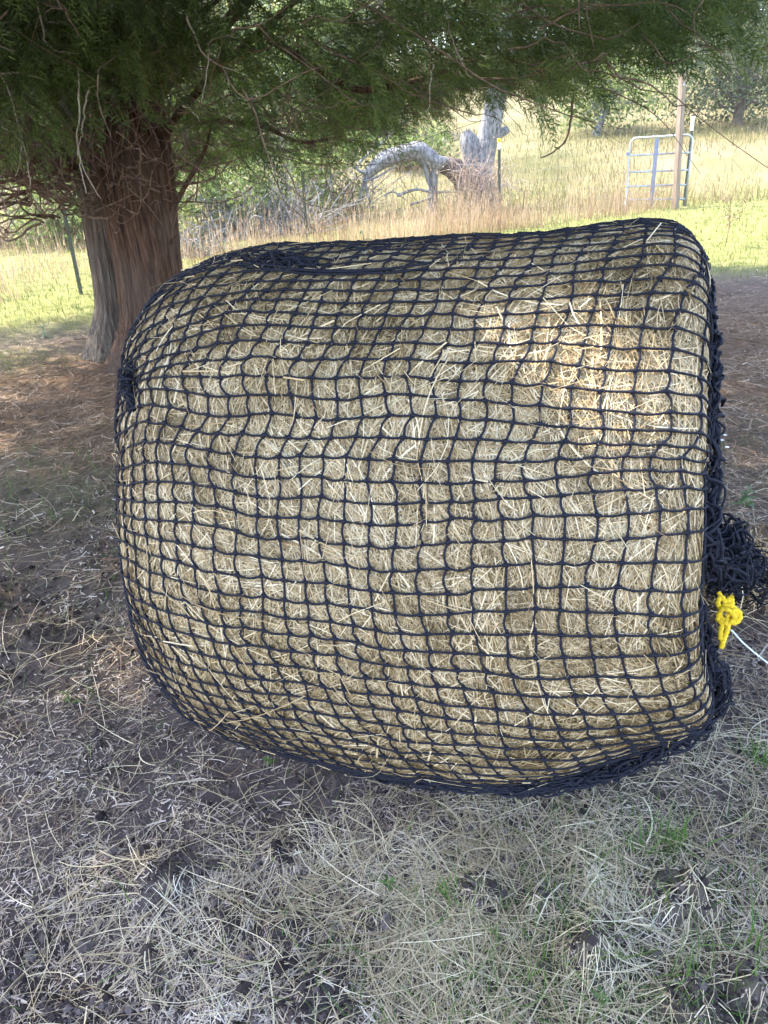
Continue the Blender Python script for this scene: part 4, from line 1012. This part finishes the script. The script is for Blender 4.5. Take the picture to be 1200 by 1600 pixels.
# ---------------------------------------------------------------- small plants
def leafy(name, label, base, h, nl, size, mat, seed, spread=.5):
    base = np.asarray(base, float); base[2] = float(gz(base[0], base[1])) if base[2] < .5 else base[2]
    q = np.random.default_rng(seed); r = empty(name, base, label, 'weed', 'tall weeds behind the bale' if h > .3 else 'small weeds on the ground')
    top = base + np.array([q.normal(0, .08), q.normal(0, .08), 1]) * h; st = spline([base, (base + top) / 2 + q.normal(0, .03 * h, 3), top], 14)
    mb = MB(); mb.tube(st, np.linspace(.004, .0015, 14) * max(1, h / .3), 5); mb.build('stem', M_weed_stem, r, smooth=True)
    mb = MB()
    for k in range(nl):
        f = .15 + .85 * k / max(nl - 1, 1); s0 = st[int(f * 13)]; a = k * 2.4 + q.normal(0, .3); d = nrm(np.array([math.cos(a), math.sin(a), q.uniform(.0, .7)])); L = size * (1.15 - .5 * f) * q.uniform(.8, 1.2)
        sd = nrm(np.cross(d, [0, 0, 1.])); tt_ = np.array([0, .25, .55, .8, 1.0]); wd = np.array([.04, .34, .42, .25, 0.02]) * L
        c_ = s0 + d * (tt_ * L)[:, None] + np.array([0, 0, -1.]) * (tt_ ** 2 * L * .25)[:, None]
        dn = np.array([0, 0, 1.]) * (.12 * wd)[:, None]
        V = np.stack([c_ - sd * wd[:, None] * .5 + dn, c_, c_ + sd * wd[:, None] * .5 + dn], 1)
        i_ = np.arange(4)[:, None] * 3 + np.arange(2)[None]; mb.add(V, np.stack([i_, i_ + 1, i_ + 4, i_ + 3], -1))
    mb.build('leaves', mat, r, smooth=True)
    return r
M_weed_stem = plain_mat('weed_stem', (.10, .14, .04), (.20, .20, .08), (30, 30, 30), .7, 0)
M_weed = strand_mat('weed_leaf', [(0, (.08, .13, .04)), (1, (.17, .24, .08))], rough=.45, transl=.35)
W = [('tall_weed', 'tall leafy weed peeking over the bale top just right of the steel post', at(572, 400, 9.5), .62, 16, .15, 31), ('tall_weed', 'shorter leafy weed peeking over the bale top left of the other', at(548, 402, 9.3), .48, 12, .14, 32), ('tall_weed', 'leafy weed at the foot of the steel post behind the bale', at(492, 400, 12.5), .5, 12, .12, 33),
     ('small_weed', 'bright small weed with broad leaves on the lower centre soil', at(606, 1385, 1) , .05, 8, .024, 34), ('small_weed', 'broad-leaved green seedling near the bottom right of centre', at(940, 1570, 1), .04, 7, .026, 35), ('small_weed', 'lone green seedling at the lower left beside the bale', at(110, 1098, 1), .05, 5, .035, 36),
     ('small_weed', 'green weed cluster right of the bale above the net tail', at(1165, 790, 1), .10, 12, .06, 37), ('small_weed', 'green seedling tucked against the foot of the bale, front left', at(418, 1190, 1), .05, 5, .03, 38), ('small_weed', 'pale green weed on the shaded turf at the far left', at(70, 525, 1), .12, 9, .09, 39)]
for nm, lb, b_, h_, nl, sz, sd_ in W:
    if nm == 'small_weed':
        d_ = b_ - np.array([0, 0, H]); b_ = np.array([0, 0, H]) + d_ * (H / -d_[2])
    leafy(nm, lb, b_, h_, nl, sz, M_weed, sd_)
def tuft(label, px_, py_, n, h, seed, mat=None):
    d_ = ray(px_, py_); b_ = np.array([0, 0, H]) + d_ * (H / -d_[2]); q = np.random.default_rng(seed)
    x_ = b_[0] + q.normal(0, .022, n); y_ = b_[1] + q.normal(0, .018, n)
    mb = MB(); mb.blades(*standing(x_, y_, h * q.uniform(.5, 1.3, n), q.uniform(.0028, .005, n), .5, 5, .7))
    tag(mb.build('grass_tuft', mat or M_tuft, origin=(b_[0], b_[1], 0)), label, 'grass tuft', 'grass tufts in front of the bale')
M_tuft = strand_mat('fresh_grass', [(0, (.06, .13, .02)), (.6, (.13, .23, .04)), (1, (.26, .32, .09))], rough=.45, transl=.35)
tuft('bright green grass tuft in the loose hay below the bale corner', 1055, 1315, 60, .085, 61)
tuft('thin green grass tuft below and left of the bright tuft', 1010, 1330, 26, .07, 62)
tuft('single spiky grass tuft at the lower right edge of the soil', 1165, 1480, 12, .12, 63)
tuft('green grass tuft by the lower right corner of the netted bale', 1185, 1190, 34, .08, 64)
tuft('small grass tuft on the bare soil at the bottom centre right', 850, 1520, 18, .06, 65)
tuft('wispy green grass tuft left of the clod near the centre', 700, 1395, 20, .06, 66)
dw = empty('dry_weed', at(1137, 392, 10.5) * np.array([1, 1, 0]), 'dry branching weed stalk standing in the turf right of the bale', 'weed')
b_, t_ = at(1131, 400, 10.5), at(1142, 318, 10.5); b_[2] = float(gz(b_[0], b_[1]))
mb = MB(); st = spline([b_, (b_ + t_) / 2 + np.array([.02, 0, 0]), t_], 14); mb.tube(st, np.linspace(.006, .003, 14), 5)
q = np.random.default_rng(70); tips = []
for k in range(14):
    s0 = st[q.integers(4, 14)]; e_ = s0 + np.array([q.normal(0, .09), q.normal(0, .09), q.uniform(.05, .18)]); mb.tube([s0, (s0 + e_) / 2 + q.normal(0, .01, 3), e_], [.003, .0025, .002], 4); tips.append(e_)
mb.build('stalk', M_twig, dw)
for tp_ in tips:
    mb = MB(); leaves(mb, tp_ + q.normal(0, .016, (16, 3)), .024); mb.build('seed_head', M_need, dw)
for k, (px_, py_) in enumerate([(1128, 688), (1136, 699), (1133, 680)]):
    d_ = ray(px_, py_); b_ = np.array([0, 0, H]) + d_ * ((H - .07) / -d_[2]); mb = MB()
    for a in range(8):
        an = a / 8 * 2 * np.pi; dd = np.array([math.cos(an), math.sin(an), .2]); sd = np.array([-math.sin(an), math.cos(an), 0])
        mb.add([b_, b_ + dd * .008 - sd * .003, b_ + dd * .013, b_ + dd * .008 + sd * .003], [[0, 1, 2, 3]])
    r_ = empty('white_wildflower', (b_[0], b_[1], 0), 'tiny white wildflower beside the right rim of the bale', 'flower', 'tiny white wildflowers right of the bale')
    mb.build('petals', M_white, r_)
    mb = MB(); mb.tube([[b_[0] + .01, b_[1], float(gz(b_[0], b_[1])) - .005], b_], .0012, 4); mb.build('stem', M_weed_stem, r_)
# ---------------------------------------------------------------- added veil over the view
mb = MB(); mb.box((0, 120, 8.5), (520, 420, 23))  # added box of thin scatter, stands in for the lens's veiling glare
m, nt = mat_new('veil_volume'); g = G(nt)
pv = g.n('ShaderNodeVolumePrincipled', Density=.0010); pv.inputs['Color'].default_value = (.9, .9, .88, 1); pv.inputs['Anisotropy'].default_value = .3
out = g.n('ShaderNodeOutputMaterial'); nt.links.new(pv.outputs[0], out.inputs['Volume'])
tag(mb.build('lens_veil', m), 'added thin volume imitating veiling glare of the lens over the pasture', 'lens_veil', kind='stuff')
